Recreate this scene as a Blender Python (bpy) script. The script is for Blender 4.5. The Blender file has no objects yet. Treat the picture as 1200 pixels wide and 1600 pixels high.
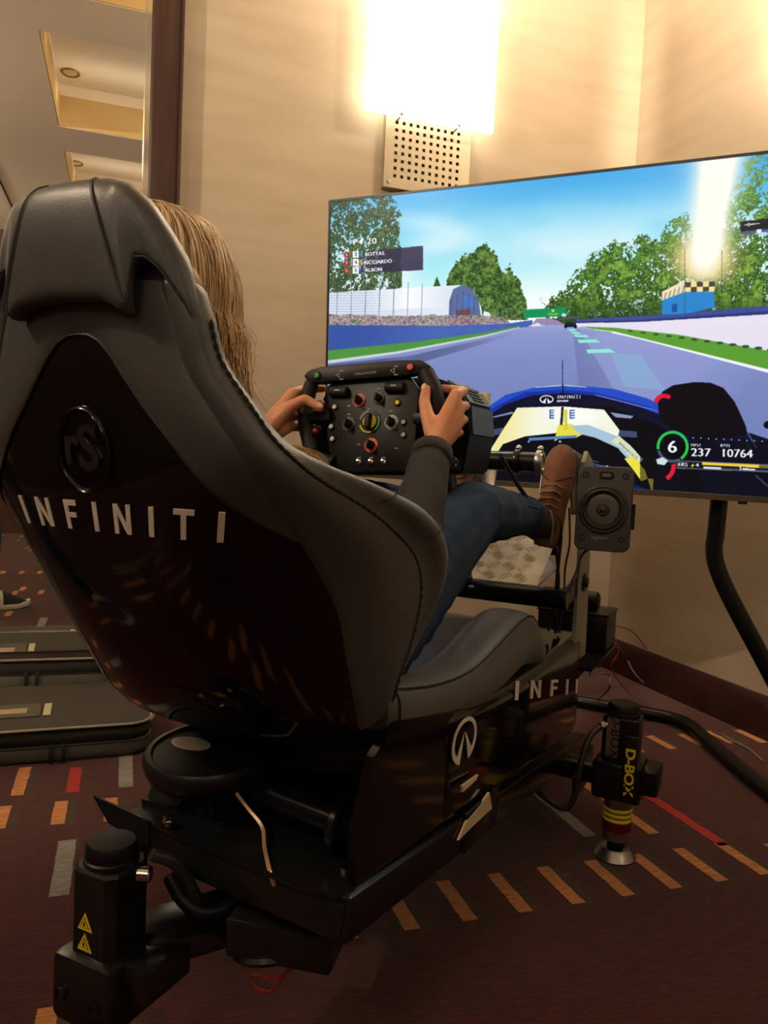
import bpy, bmesh, math, random
import numpy as np
from mathutils import Vector as V, Matrix, Euler, noise as mnoise

random.seed(7)
rng = np.random.RandomState(5)
PI = math.pi
SC = bpy.context.scene
COL = SC.collection

# ------------------------------------------------------------------ camera, light, exposure
F_PX, CAM_Z = 1210.0, 0.95
YAW, PITCH, ROLL = math.radians(18.5), math.radians(-3.5), math.radians(2.6)
_f0 = V((math.sin(YAW), math.cos(YAW), 0)); _r0 = V((math.cos(YAW), -math.sin(YAW), 0)); _u0 = V((0, 0, 1))
C_F = _f0 * math.cos(PITCH) + _u0 * math.sin(PITCH)
_u1 = _u0 * math.cos(PITCH) - _f0 * math.sin(PITCH)
C_R = _r0 * math.cos(ROLL) + _u1 * math.sin(ROLL)
C_U = _u1 * math.cos(ROLL) - _r0 * math.sin(ROLL)
C_O = V((0, 0, CAM_Z))
cam = bpy.data.objects.new('camera', bpy.data.cameras.new('camera'))
COL.objects.link(cam)
cam.matrix_world = Matrix(((C_R.x, C_U.x, -C_F.x, 0), (C_R.y, C_U.y, -C_F.y, 0), (C_R.z, C_U.z, -C_F.z, CAM_Z), (0, 0, 0, 1)))
cam.data.sensor_fit = 'VERTICAL'
cam.data.sensor_height = 36.0
cam.data.lens = F_PX / 1600.0 * 36.0
cam.data.clip_start = 0.02
SC.camera = cam

W = bpy.data.worlds.new('world'); SC.world = W; W.use_nodes = True
W.node_tree.nodes['Background'].inputs[0].default_value = (1.0, 0.8, 0.6, 1)
W.node_tree.nodes['Background'].inputs[1].default_value = 0.05
SC.view_settings.view_transform = 'Standard'
SC.view_settings.look = 'None'
SC.view_settings.exposure = 0.0
SC.view_settings.gamma = 1.0
SC.view_settings.use_curve_mapping = False

SCONCE_GLASS = 4.6        # brightness of the glass shades
SCONCE_BULB = 1.6         # watts of the bulbs behind the shade above the television
SCONCE_ROOM = 100.0       # the same for the unseen lamps round the room, mostly added for fill
DOWNLIGHT = 2.0           # watts of each recessed ceiling lamp
COVE_FILL = 1.9               # watts of each unseen fill strip added inside the coffers
SCREEN = 1.0              # brightness of the television picture

# ------------------------------------------------------------------ surveying: the room is square to the axes,
# the rig stands at 45 degrees to the walls; these turn measured sight lines into real positions
def ray(x, y):
    return C_F + C_R * ((x - 600) / F_PX) - C_U * ((y - 800) / F_PX)
def hit(x, y, p, n):
    r = ray(x, y); n = V(n)
    return C_O + r * (n.dot(V(p) - C_O) / n.dot(r))
RIG_A = math.radians(45)
RIG_O = _r0 * -0.006 + _f0 * 1.52
R_X = V((math.cos(RIG_A), -math.sin(RIG_A), 0)); R_Y = V((math.sin(RIG_A), math.cos(RIG_A), 0))
def to_rig(p):
    d = p - RIG_O
    return V((d.dot(R_X), d.dot(R_Y), p.z))
def to_world(l):
    return RIG_O + R_X * l[0] + R_Y * l[1] + V((0, 0, l[2]))
def rx(x, y, lx): return to_rig(hit(x, y, RIG_O + R_X * lx, R_X))
def ry(x, y, ly): return to_rig(hit(x, y, RIG_O + R_Y * ly, R_Y))
def rz(x, y, lz): return to_rig(hit(x, y, (0, 0, lz), (0, 0, 1)))
def flo(x, y, z=0): return hit(x, y, (0, 0, z), (0, 0, 1))

# ------------------------------------------------------------------ mesh builder
class MB:
    def __init__(s): s.v = []; s.f = []; s.m = []
    def add(s, vs, fs, mi=0):
        o = len(s.v)
        s.v += [V(p) for p in vs]
        s.f += [tuple(i + o for i in f) for f in fs]
        s.m += [mi] * len(fs)
        return s
    def bm(s, b, mat=None, mi=0):
        b.verts.index_update()
        s.add([(mat @ v.co) if mat else v.co for v in b.verts], [[v.index for v in f.verts] for f in b.faces], mi)
        b.free(); return s
    def box(s, c, d, rot=None, bev=0.0, seg=2, mi=0):
        b = bmesh.new(); bmesh.ops.create_cube(b, size=1)
        for v in b.verts: v.co = V((v.co.x * d[0], v.co.y * d[1], v.co.z * d[2]))
        if bev > 0: bmesh.ops.bevel(b, geom=b.edges[:], offset=bev, segments=seg, affect='EDGES', profile=0.5)
        m = Matrix.Translation(V(c))
        if rot is not None: m = m @ (rot.to_4x4() if isinstance(rot, Matrix) else Euler(rot).to_matrix().to_4x4())
        return s.bm(b, m, mi)
    def beam(s, p0, p1, w, h, up=(0, 0, 1), bev=0.004, mi=0):
        p0, p1 = V(p0), V(p1); y = (p1 - p0).normalized(); x = y.cross(V(up)).normalized(); z = x.cross(y)
        R = Matrix((x, y, z)).transposed()
        return s.box((p0 + p1) / 2, (w, (p1 - p0).length, h), R, bev, mi=mi)
    def tube(s, path, r, n=10, caps=True, closed=False, mi=0):
        P = [V(p) for p in path]; k = len(P)
        R = r if isinstance(r, (list, tuple)) else [r] * k
        vs, prev = [], None
        for i in range(k):
            a = P[(i - 1) % k] if (closed or i > 0) else P[i]
            b = P[(i + 1) % k] if (closed or i < k - 1) else P[i]
            t = (b - a)
            t = t.normalized() if t.length > 1e-9 else V((0, 0, 1))
            if prev is None:
                prev = t.orthogonal().normalized()
            prev = (prev - t * prev.dot(t))
            prev = prev.normalized() if prev.length > 1e-6 else t.orthogonal().normalized()
            q = t.cross(prev)
            for j in range(n):
                an = 2 * PI * j / n
                vs.append(P[i] + (prev * math.cos(an) + q * math.sin(an)) * R[i])
        fs = []
        for i in range(k if closed else k - 1):
            for j in range(n):
                a, b = i * n + j, i * n + (j + 1) % n
                c, d = ((i + 1) % k) * n + (j + 1) % n, ((i + 1) % k) * n + j
                fs.append((a, b, c, d))
        if caps and not closed:
            fs.append(tuple(range(n - 1, -1, -1))); fs.append(tuple((k - 1) * n + j for j in range(n)))
        return s.add(vs, fs, mi)
    def lathe(s, c, ax, prof, n=28, mi=0, x=None):
        c, z = V(c), V(ax).normalized(); xx = (V(x) if x is not None else z.orthogonal()).normalized(); yy = z.cross(xx)
        vs = [c + z * h + (xx * math.cos(2 * PI * j / n) + yy * math.sin(2 * PI * j / n)) * max(r, 1e-5) for r, h in prof for j in range(n)]
        fs = [(i * n + j, i * n + (j + 1) % n, (i + 1) * n + (j + 1) % n, (i + 1) * n + j) for i in range(len(prof) - 1) for j in range(n)]
        fs += [tuple(range(n - 1, -1, -1)), tuple((len(prof) - 1) * n + j for j in range(n))]
        return s.add(vs, fs, mi)
    def cyl(s, p0, p1, r, n=20, bev=0.0, mi=0):
        p0, p1 = V(p0), V(p1); L = (p1 - p0).length
        pr = [(r, 0), (r, L)] if bev <= 0 else [(r - bev, 0), (r, bev), (r, L - bev), (r - bev, L)]
        return s.lathe(p0, p1 - p0, pr, n, mi)
    def prism(s, poly, o, u, v, n, d, mi=0):      # polygon in the (u,v) plane, pushed d along n
        o, u, v, n = V(o), V(u), V(v), V(n); k = len(poly)
        a = [o + u * p[0] + v * p[1] for p in poly]
        vs = a + [p + n * d for p in a]
        fs = [tuple(range(k - 1, -1, -1)), tuple(range(k, 2 * k))] + [(i, (i + 1) % k, k + (i + 1) % k, k + i) for i in range(k)]
        return s.add(vs, fs, mi)
    def loft(s, rings, caps=True, closed=True, mi=0):
        n = len(rings[0]); vs = [p for r in rings for p in r]; fs = []
        for i in range(len(rings) - 1):
            for j in range(n if closed else n - 1):
                fs.append((i * n + j, i * n + (j + 1) % n, (i + 1) * n + (j + 1) % n, (i + 1) * n + j))
        if caps and closed: fs += [tuple(range(n - 1, -1, -1)), tuple((len(rings) - 1) * n + j for j in range(n))]
        return s.add(vs, fs, mi)
    def grid(s, f, nu, nv, mi=0):
        vs = [f(i / nu, j / nv) for i in range(nu + 1) for j in range(nv + 1)]
        fs = [(i * (nv + 1) + j, (i + 1) * (nv + 1) + j, (i + 1) * (nv + 1) + j + 1, i * (nv + 1) + j + 1) for i in range(nu) for j in range(nv)]
        return s.add(vs, fs, mi)
    def sphere(s, c, r, nu=12, nv=8, R=None, mi=0):
        r = (r, r, r) if isinstance(r, (int, float)) else r
        b = bmesh.new(); bmesh.ops.create_uvsphere(b, u_segments=nu, v_segments=nv, radius=1)
        m = Matrix.Translation(V(c)) @ (R.to_4x4() if R else Matrix.Identity(4)) @ Matrix.Diagonal((*r, 1))
        return s.bm(b, m, mi)
    def limb(s, pts, rad, n=12):                  # tapered capsule chain for fusing
        for i in range(len(pts) - 1):
            a, b = V(pts[i]), V(pts[i + 1]); L = (b - a).length; k = max(2, int(L / 0.03))
            s.tube([a.lerp(b, t / k) for t in range(k + 1)], [rad[i] + (rad[i + 1] - rad[i]) * t / k for t in range(k + 1)], n)
        for p, r in zip(pts, rad): s.sphere(p, r * 1.0, n, 8)
        return s

BASE = {}
def base_of(o):
    while o is not None and o.name not in BASE: o = o.parent
    return BASE[o.name] if o is not None else V((0, 0, 0))
def finish(me, name, mat, parent=None, angle=40, off=None):
    for m in (mat if isinstance(mat, (list, tuple)) else [mat]): me.materials.append(m)
    me.update()
    if angle is not None:
        me.shade_smooth()
        if angle < 180: me.set_sharp_from_angle(angle=math.radians(angle))
    o = bpy.data.objects.new(name, me); COL.objects.link(o)
    if parent is not None: o.parent = parent
    return o
def build(mb, name, mat, parent=None, angle=40, origin=None, fix=True):
    off = base_of(parent) if parent is not None else (V(origin) if origin is not None else V((0, 0, 0)))
    me = bpy.data.meshes.new(name)
    me.from_pydata([p - off for p in mb.v], [], mb.f)
    for p, mi in zip(me.polygons, mb.m): p.material_index = mi
    if fix:
        b = bmesh.new(); b.from_mesh(me); bmesh.ops.recalc_face_normals(b, faces=b.faces[:]); b.to_mesh(me); b.free()
    o = finish(me, name, mat, parent, angle)
    if parent is None and origin is not None: o.location = off
    return o
def thing(name, label, cat, base, group=None, rig=False):
    o = bpy.data.objects.new(name, None); COL.objects.link(o); o.empty_display_size = 0.1
    BASE[o.name] = V(base)
    if rig:
        o.location = to_world(base); o.rotation_euler = (0, 0, -RIG_A)
    else:
        o.location = V(base)
    o['label'] = label; o['category'] = cat
    if group: o['group'] = group
    return o
def struct(o): o['kind'] = 'structure'; return o
def modified(mb, mods):
    me = bpy.data.meshes.new('work'); me.from_pydata(mb.v, [], mb.f)
    b = bmesh.new(); b.from_mesh(me); bmesh.ops.recalc_face_normals(b, faces=b.faces[:]); b.to_mesh(me); b.free()
    o = bpy.data.objects.new('work', me); COL.objects.link(o)
    for t, kw in mods:
        m = o.modifiers.new(t, t)
        for k, val in kw.items(): setattr(m, k, val)
    dg = bpy.context.evaluated_depsgraph_get(); dg.update()
    r = bpy.data.meshes.new_from_object(o.evaluated_get(dg))
    bpy.data.objects.remove(o); bpy.data.meshes.remove(me)
    out = MB(); out.v = [v.co.copy() for v in r.vertices]; out.f = [tuple(p.vertices) for p in r.polygons]; out.m = [0] * len(out.f)
    bpy.data.meshes.remove(r)
    return out
def fuse(mb, voxel=0.006, it=4, fac=0.5):
    return modified(mb, [('REMESH', dict(mode='VOXEL', voxel_size=voxel)), ('SMOOTH', dict(iterations=it, factor=fac))])
def crom(pts, k=8, closed=False):                 # Catmull-Rom through points of any dimension
    P = [np.array(p, float) for p in pts]; n = len(P); out = []
    for i in range(n if closed else n - 1):
        p0, p1, p2, p3 = (P[(i - 1) % n] if closed or i > 0 else P[i]), P[i], P[(i + 1) % n], (P[(i + 2) % n] if closed or i + 2 < n else P[(i + 1) % n])
        for t in np.linspace(0, 1, k, endpoint=False):
            out.append(0.5 * ((2 * p1) + (-p0 + p2) * t + (2 * p0 - 5 * p1 + 4 * p2 - p3) * t * t + (-p0 + 3 * p1 - 3 * p2 + p3) * t ** 3))
    if not closed: out.append(P[-1])
    return out
def rrect(w, h, r, k=5):                          # rounded rectangle outline
    o = []
    for cx, cy, a in ((w / 2 - r, h / 2 - r, 0), (-w / 2 + r, h / 2 - r, 90), (-w / 2 + r, -h / 2 + r, 180), (w / 2 - r, -h / 2 + r, 270)):
        for i in range(k + 1):
            t = math.radians(a + 90 * i / k); o.append((cx + r * math.cos(t), cy + r * math.sin(t)))
    return o
GLYPH = {
 'I': (0.21, [[(0, 0), (0.21, 0), (0.21, 1), (0, 1)]]),
 'N': (0.78, [[(0, 0), (0.19, 0), (0.19, 0.68), (0.19, 1), (0, 1)], [(0.19, 1), (0.19, 0.68), (0.59, 0), (0.59, 0.32)], [(0.59, 0), (0.78, 0), (0.78, 1), (0.59, 1), (0.59, 0.32)]]),
 'F': (0.62, [[(0, 0), (0.2, 0), (0.2, 1), (0, 1)], [(0.2, 0.82), (0.62, 0.82), (0.62, 1), (0.2, 1)], [(0.2, 0.41), (0.57, 0.41), (0.57, 0.58), (0.2, 0.58)]]),
 'T': (0.76, [[(0.28, 0), (0.48, 0), (0.48, 0.82), (0.28, 0.82)], [(0, 0.82), (0.76, 0.82), (0.76, 1), (0, 1)]]),
}
def letters(word, f, gap, m_, parent):              # f(u, v, h): letter space -> point, h = 0 back, 1 front; u runs 0..total in cap heights
    x = 0
    for ch_ in word:
        w, polys = GLYPH[ch_]; mb = MB()
        for p in polys:
            k = len(p); vs = [f(x + a, b, 0) for a, b in p] + [f(x + a, b, 1) for a, b in p]
            mb.add(vs, [tuple(range(k - 1, -1, -1)), tuple(range(k, 2 * k))] + [(i, (i + 1) % k, k + (i + 1) % k, k + i) for i in range(k)])
        build(mb, 'letter', m_, parent, angle=None)
        x += w + gap
def word_width(word, gap): return sum(GLYPH[c][0] for c in word) + gap * (len(word) - 1)
def text_tris(txt, spacing=1.0, offset=0.0):                  # the built-in font as triangles, height about 0.7 per unit
    cu = bpy.data.curves.new('t', 'FONT'); cu.body = txt; cu.size = 1.0; cu.space_character = spacing; cu.offset = offset; cu.resolution_u = 3
    cu.align_x = 'CENTER'; cu.align_y = 'CENTER'
    o = bpy.data.objects.new('t', cu); COL.objects.link(o)
    dg = bpy.context.evaluated_depsgraph_get(); dg.update()
    me = bpy.data.meshes.new_from_object(o.evaluated_get(dg)); me.calc_loop_triangles()
    vs = [(v.co.x, v.co.y) for v in me.vertices]; ts = [tuple(t.vertices) for t in me.loop_triangles]
    bpy.data.objects.remove(o); bpy.data.curves.remove(cu); bpy.data.meshes.remove(me)
    return vs, ts
def flat_text(mb, txt, o, u, v, size, mi=0, spacing=1.0):
    vs, ts = text_tris(txt, spacing); o, u, v = V(o), V(u), V(v)
    mb.add([o + u * (a * size) + v * (b * size) for a, b in vs], ts, mi)

# ------------------------------------------------------------------ materials
def lin(c):
    return tuple((x / 12.92 if x <= 0.04045 else ((x + 0.055) / 1.055) ** 2.4) for x in c)
def hexc(h): return lin([int(h[i:i + 2], 16) / 255 for i in (0, 2, 4)])
def mat(name, col, rough=0.5, metal=0.0, spec=0.5, coat=0.0, emit=0.0, bump=None, var=None, sheen=0.0, trans=0.0, ecol=None):
    m = bpy.data.materials.new(name); m.use_nodes = True; nt = m.node_tree; b = nt.nodes['Principled BSDF']
    c = hexc(col) if isinstance(col, str) else col
    b.inputs['Base Color'].default_value = (*c, 1)
    b.inputs['Roughness'].default_value = rough; b.inputs['Metallic'].default_value = metal
    b.inputs['Specular IOR Level'].default_value = spec; b.inputs['Coat Weight'].default_value = coat
    b.inputs['Coat Roughness'].default_value = 0.04; b.inputs['Sheen Weight'].default_value = sheen
    b.inputs['Transmission Weight'].default_value = trans
    if emit: b.inputs['Emission Color'].default_value = (*(ecol or c), 1); b.inputs['Emission Strength'].default_value = emit
    tc = nt.nodes.new('ShaderNodeTexCoord')
    def nz(scale, stretch=(1, 1, 1), detail=4):
        mp = nt.nodes.new('ShaderNodeMapping'); mp.inputs['Scale'].default_value = stretch
        n = nt.nodes.new('ShaderNodeTexNoise'); n.inputs['Scale'].default_value = scale; n.inputs['Detail'].default_value = detail
        nt.links.new(tc.outputs['Object'], mp.inputs[0]); nt.links.new(mp.outputs[0], n.inputs[0]); return n
    if bump:
        n = nz(bump[0], bump[2] if len(bump) > 2 else (1, 1, 1)); bp = nt.nodes.new('ShaderNodeBump')
        bp.inputs['Strength'].default_value = bump[1]; bp.inputs['Distance'].default_value = 0.002
        nt.links.new(n.outputs[0], bp.inputs['Height']); nt.links.new(bp.outputs[0], b.inputs['Normal'])
    if var:                                       # (scale, amount[, stretch[, second colour]])
        n = nz(var[0], var[2] if len(var) > 2 else (1, 1, 1)); r = nt.nodes.new('ShaderNodeMix'); r.data_type = 'RGBA'
        c2 = hexc(var[3]) if len(var) > 3 else tuple(x * (1 - var[1]) for x in c)
        r.inputs[6].default_value = (*c, 1); r.inputs[7].default_value = (*c2, 1)
        rm = nt.nodes.new('ShaderNodeMapRange'); rm.inputs[1].default_value = 0.35; rm.inputs[2].default_value = 0.65
        nt.links.new(n.outputs[0], rm.inputs[0]); nt.links.new(rm.outputs[0], r.inputs[0]); nt.links.new(r.outputs[2], b.inputs['Base Color'])
    return m
M = dict(
    leather=mat('black_leather', '312f2c', 0.43, spec=0.6, sheen=0.10, bump=(420, 0.12), var=(3, 0.15)),
    leather_grey=mat('charcoal_leather', '3b3a38', 0.5, spec=0.45, bump=(420, 0.12)),
    relief=mat('black_relief_glint', (0.016, 0.015, 0.014), 0.18, spec=0.6), gloss=mat('black_fibreglass', (0.0030, 0.0027, 0.0027), 0.09, spec=0.42),  # relief is a lighter gloss black, standing in for glints on raised letters
    metal=mat('black_powder_coat', (0.006, 0.006, 0.0057), 0.34, spec=0.3, bump=(600, 0.08)),
    satin=mat('black_satin_paint', (0.006, 0.006, 0.0057), 0.24, spec=0.3),
    plastic=mat('black_plastic', (0.004, 0.004, 0.004), 0.45, spec=0.2),
    grip=mat('black_rubber', (0.007, 0.007, 0.007), 0.6, spec=0.25, bump=(300, 0.2)),
    chrome=mat('bright_steel', (0.62, 0.58, 0.52), 0.18, metal=1.0),
    steel=mat('brushed_steel', (0.42, 0.40, 0.37), 0.33, metal=1.0, var=(60, 0.25, (1, 1, 0.05))),
    alum=mat('checker_aluminium', (0.66, 0.55, 0.36), 0.42, metal=0.3),
    alum_grey=mat('grey_bracket_paint', '8b8a78', 0.4, metal=0.3),
    white=mat('white_vinyl', 'cfc6b8', 0.5),
    sticker=mat('white_sticker', 'a89a8c', 0.6),
    wood=mat('dark_mahogany', '3f241d', 0.42, spec=0.4, var=(5, 0.4, (14, 14, 0.8)), bump=(40, 0.08, (14, 14, 0.6))),
    base_wood=mat('baseboard_mahogany', '3a1a15', 0.5, var=(4, 0.35, (1, 1, 12))),
    mirror=mat('mirror_silver', (0.86, 0.85, 0.80), 0.0, metal=1.0),
    bevel=mat('mirror_bevel', (0.72, 0.70, 0.64), 0.08, metal=0.9),
    yellow=mat('yellow_print', 'd8c21c', 0.5), red_p=mat('red_anodised', '6b1210', 0.35, metal=0.4),
    orange=mat('orange_print', 'd4502c', 0.5), red=mat('red_print', 'b8423c', 0.5), purple=mat('purple_print', '4a2436', 0.5),
    green=mat('green_button', '2f7a35', 0.4), grey=mat('grey_print', '8d8a86', 0.5), blue=mat('teal_print', '3a8f86', 0.5),
    skin=mat('skin', 'c98b63', 0.5, var=(22, 0.1, (1, 1, 1), 'bf7a55'), bump=(180, 0.06)),
    nail=mat('nail', 'd9a58c', 0.3),
    jeans=mat('navy_denim', '24364e', 0.9, spec=0.2, sheen=0.0, var=(9, 0.3), bump=(700, 0.25)),
    knit=mat('black_knit', '0c0b0c', 0.9, sheen=0.0, bump=(350, 0.3)),
    suede=mat('brown_suede', '7a4c30', 0.75, var=(30, 0.3), bump=(260, 0.2)),
    sole=mat('brown_rubber_sole', '3a2a20', 0.7), lace=mat('tan_lace', '8a6c50', 0.8),
    cuff=mat('dark_boot_collar', '3a3028', 0.8),
    hair_l=mat('hair_light', 'd2b080', 0.42, spec=0.35), hair_m=mat('hair_mid', '9c7848', 0.45, spec=0.35), hair_d=mat('hair_dark', '6a5032', 0.5, spec=0.3),
    fabric=mat('charcoal_nylon', '3a3630', 0.85, bump=(500, 0.3)), fabric_b=mat('black_nylon', '15140f', 0.8, bump=(400, 0.3)),
    fabric_g=mat('grey_nylon', '57564f', 0.85, bump=(400, 0.3)), piping=mat('pale_piping', '9a9684', 0.7),
    pocket=mat('olive_vinyl', '4a4434', 0.6), card=mat('beige_card', 'a89478', 0.7), strip=mat('pale_strip', 'c4bf98', 0.7),
    black_tv=mat('tv_black', (0.006, 0.006, 0.007), 0.35), bezel=mat('tv_bronze_edge', '6a5a46', 0.35, metal=0.6),
    cone=mat('speaker_cone', '4a4640', 0.45), cone_d=mat('speaker_surround', '121110', 0.6), speak=mat('speaker_cabinet', '2f2b25', 0.5, bump=(500, 0.08)),
    dark_red=mat('dark_red_cable', '4a1410', 0.5), copper=mat('copper_wire', 'b08a66', 0.35, metal=0.3), red_wire=mat('red_cable', 'a02418', 0.5), cable=mat('black_cable', (0.01, 0.01, 0.01), 0.5),
    grey_wire=mat('grey_cable', '6d6a66', 0.5), glass_lamp=mat('lit_opal_glass', (1, 0.93, 0.78), 0.4, emit=SCONCE_GLASS, ecol=(1.0, 0.90, 0.72)),
    plate=mat('perforated_steel', 'ac9f86', 0.42, metal=0.4), hole=mat('lamp_recess', '4a2a1c', 0.8),
    blue_side=mat('slate_plastic', '4b545c', 0.45), cream=mat('cream_plastic', 'd8d2a4', 0.5),
    eye=mat('eye_white', 'd8d2c8', 0.2), iris=mat('iris', '4a3a28', 0.2), lip=mat('lip', 'a85a50', 0.5),
    shoe_w=mat('white_trainer', 'c8c2a8', 0.6), shoe_b=mat('black_trainer_mesh', '17161a', 0.8, bump=(300, 0.3)),
    lens_trim=mat('brass_trim', 'a07a3c', 0.35, metal=0.7), bulb=mat('lamp_lens', (.35, .24, .10), 0.3, emit=0.12, ecol=(1, .78, .45)),
)
def wall_mat(name, col, col2):
    m = mat(name, col, 0.75, spec=0.25, bump=(90, 0.10, (0.25, 0.25, 5)), var=(2.2, 0.06, (1, 1, 6), col2)); return m
M['wall'] = wall_mat('beige_wallpaper', 'b7a994', 'b0a18b')
M['panel'] = mat('unseen_wall_dark', '54362a', 0.5, spec=0.3, var=(3, 0.35, (10, 10, 0.8)))  # for unseen walls, made dark to cut the light reaching the seat back
M['ceil'] = mat('ceiling_paint', 'efdfca', 0.85, spec=0.2)
M['coffer'] = mat('coffer_warm_lit', 'cdb07a', 0.85, spec=0.2)  # warm light on the coffer sides is put into this colour

# ------------------------------------------------------------------ the room
XR, YB, XL, YF, H = 2.27, 3.24, -2.6, -3.0, 3.3
def quad_box(x0, x1, y0, y1, z0, z1):
    return MB().box(((x0 + x1) / 2, (y0 + y1) / 2, (z0 + z1) / 2), (x1 - x0, y1 - y0, z1 - z0))
T = 0.12
struct(build(quad_box(XL, XR, YB, YB + T, 0, H + 0.4), 'wall_back', M['wall'], angle=None))
struct(build(quad_box(XR, XR + T, YF, YB + T, 0, H + 0.4), 'wall_right', M['wall'], angle=None))
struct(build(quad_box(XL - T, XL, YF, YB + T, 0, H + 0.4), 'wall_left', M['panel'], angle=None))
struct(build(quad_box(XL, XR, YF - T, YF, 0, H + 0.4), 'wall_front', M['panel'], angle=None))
bb = 0.16
def board(p0, p1, n):
    prof = [(0, 0), (0.016, 0), (0.016, bb - 0.03), (0.012, bb - 0.012), (0.008, bb), (0, bb)]
    return MB().prism(prof, p0, n, (0, 0, 1), (V(p1) - V(p0)).normalized(), (V(p1) - V(p0)).length)
struct(build(board((XL, YB, 0), (XR, YB, 0), (0, -1, 0)), 'baseboard_back', M['base_wood'], angle=30))
struct(build(board((XR, YF, 0), (XR, YB - 0.016, 0), (-1, 0, 0)), 'baseboard_right', M['base_wood'], angle=30))
struct(build(board((XL, YF, 0), (XL, YB - 0.016, 0), (1, 0, 0)), 'baseboard_left', M['base_wood'], angle=30))

# ceiling: a slab with recessed coffers
coffers = [(-0.53, 1.5, 1.93, 3.12), (-0.53, 1.5, 0.15, 1.50), (-0.53, 1.5, -1.70, -0.34)]
cm = MB(); ys = [YF]
for c in sorted(coffers, key=lambda c: c[2]): ys += [c[2], c[3]]
ys.append(YB)
for i in range(0, len(ys), 2):
    cm.box(((XL + XR) / 2, (ys[i] + ys[i + 1]) / 2, H + 0.15), (XR - XL, ys[i + 1] - ys[i], 0.3))
for x0, x1, y0, y1 in coffers:
    for a, b in ((XL, x0), (x1, XR)): cm.box(((a + b) / 2, (y0 + y1) / 2, H + 0.15), (b - a, y1 - y0, 0.3))
cm.box(((XL + XR) / 2, (YF + YB) / 2, H + 0.32), (XR - XL, YB - YF, 0.04))
struct(build(cm, 'ceiling', M['ceil'], angle=None))
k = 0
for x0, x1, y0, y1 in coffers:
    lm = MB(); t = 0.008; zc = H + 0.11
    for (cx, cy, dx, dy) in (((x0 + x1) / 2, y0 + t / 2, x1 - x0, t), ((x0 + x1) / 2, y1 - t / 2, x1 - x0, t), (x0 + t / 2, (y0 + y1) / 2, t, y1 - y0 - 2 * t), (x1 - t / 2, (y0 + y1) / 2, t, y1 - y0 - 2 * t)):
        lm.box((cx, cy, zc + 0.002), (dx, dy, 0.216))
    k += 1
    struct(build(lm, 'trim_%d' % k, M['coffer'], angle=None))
struct(build(MB().box((-1.12, -1.9, H - 0.004), (0.014, 2.1, 0.008)), 'trim_4', M['wood'], angle=None))

# unseen strips added in the coffers, shining up to brighten the ceiling
for x0, x1, y0, y1 in coffers:
    for yy in (y0 + 0.32, y1 - 0.32):
        L = bpy.data.lights.new('cove_fill_strip', 'AREA'); L.shape = 'RECTANGLE'; L.size = x1 - x0 - 0.1; L.size_y = 0.03; L.energy = COVE_FILL; L.color = (1, 0.86, 0.66)
        lo = bpy.data.objects.new('cove_fill_strip', L); COL.objects.link(lo); lo.location = ((x0 + x1) / 2, yy, H + 0.06); lo.rotation_euler = (PI, 0, 0)
# ceiling lamps in the coffers
def downlight(x, y, label):
    o = thing('ceiling_light', label, 'ceiling light', (x, y, H + 0.298), group=None)
    build(MB().lathe((x, y, H + 0.298), (0, 0, -1), [(0.062, 0), (0.065, 0.004), (0.060, 0.010), (0.048, 0.006), (0.046, 0.002)], 28), 'trim_ring', M['lens_trim'], o)
    build(MB().lathe((x, y, H + 0.2975), (0, 0, -1), [(0.0455, 0.0), (0.0455, 0.003), (0.03, 0.006)], 24), 'lens', M['bulb'], o)
    L = bpy.data.lights.new('ceiling_lamp', 'SPOT'); L.energy = DOWNLIGHT; L.color = (1, 0.85, 0.64); L.spot_size = math.radians(125); L.spot_blend = 0.9; L.shadow_soft_size = 0.05
    lo = bpy.data.objects.new('ceiling_lamp', L); COL.objects.link(lo); lo.location = (0, 0, -0.02); lo.parent = o
downlight(-0.44, 0.37, 'round brass ceiling downlight near the left end of the middle coffer')
downlight(-0.51, -1.46, 'round brass ceiling downlight near the left end of the rear coffer')
downlight(-0.44, 2.4, 'round brass ceiling downlight in the coffer nearest the mirror')
downlight(1.2, 0.9, 'round brass ceiling downlight at the right end of the middle coffer')
downlight(1.2, -0.9, 'round brass ceiling downlight at the right end of the rear coffer')

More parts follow.
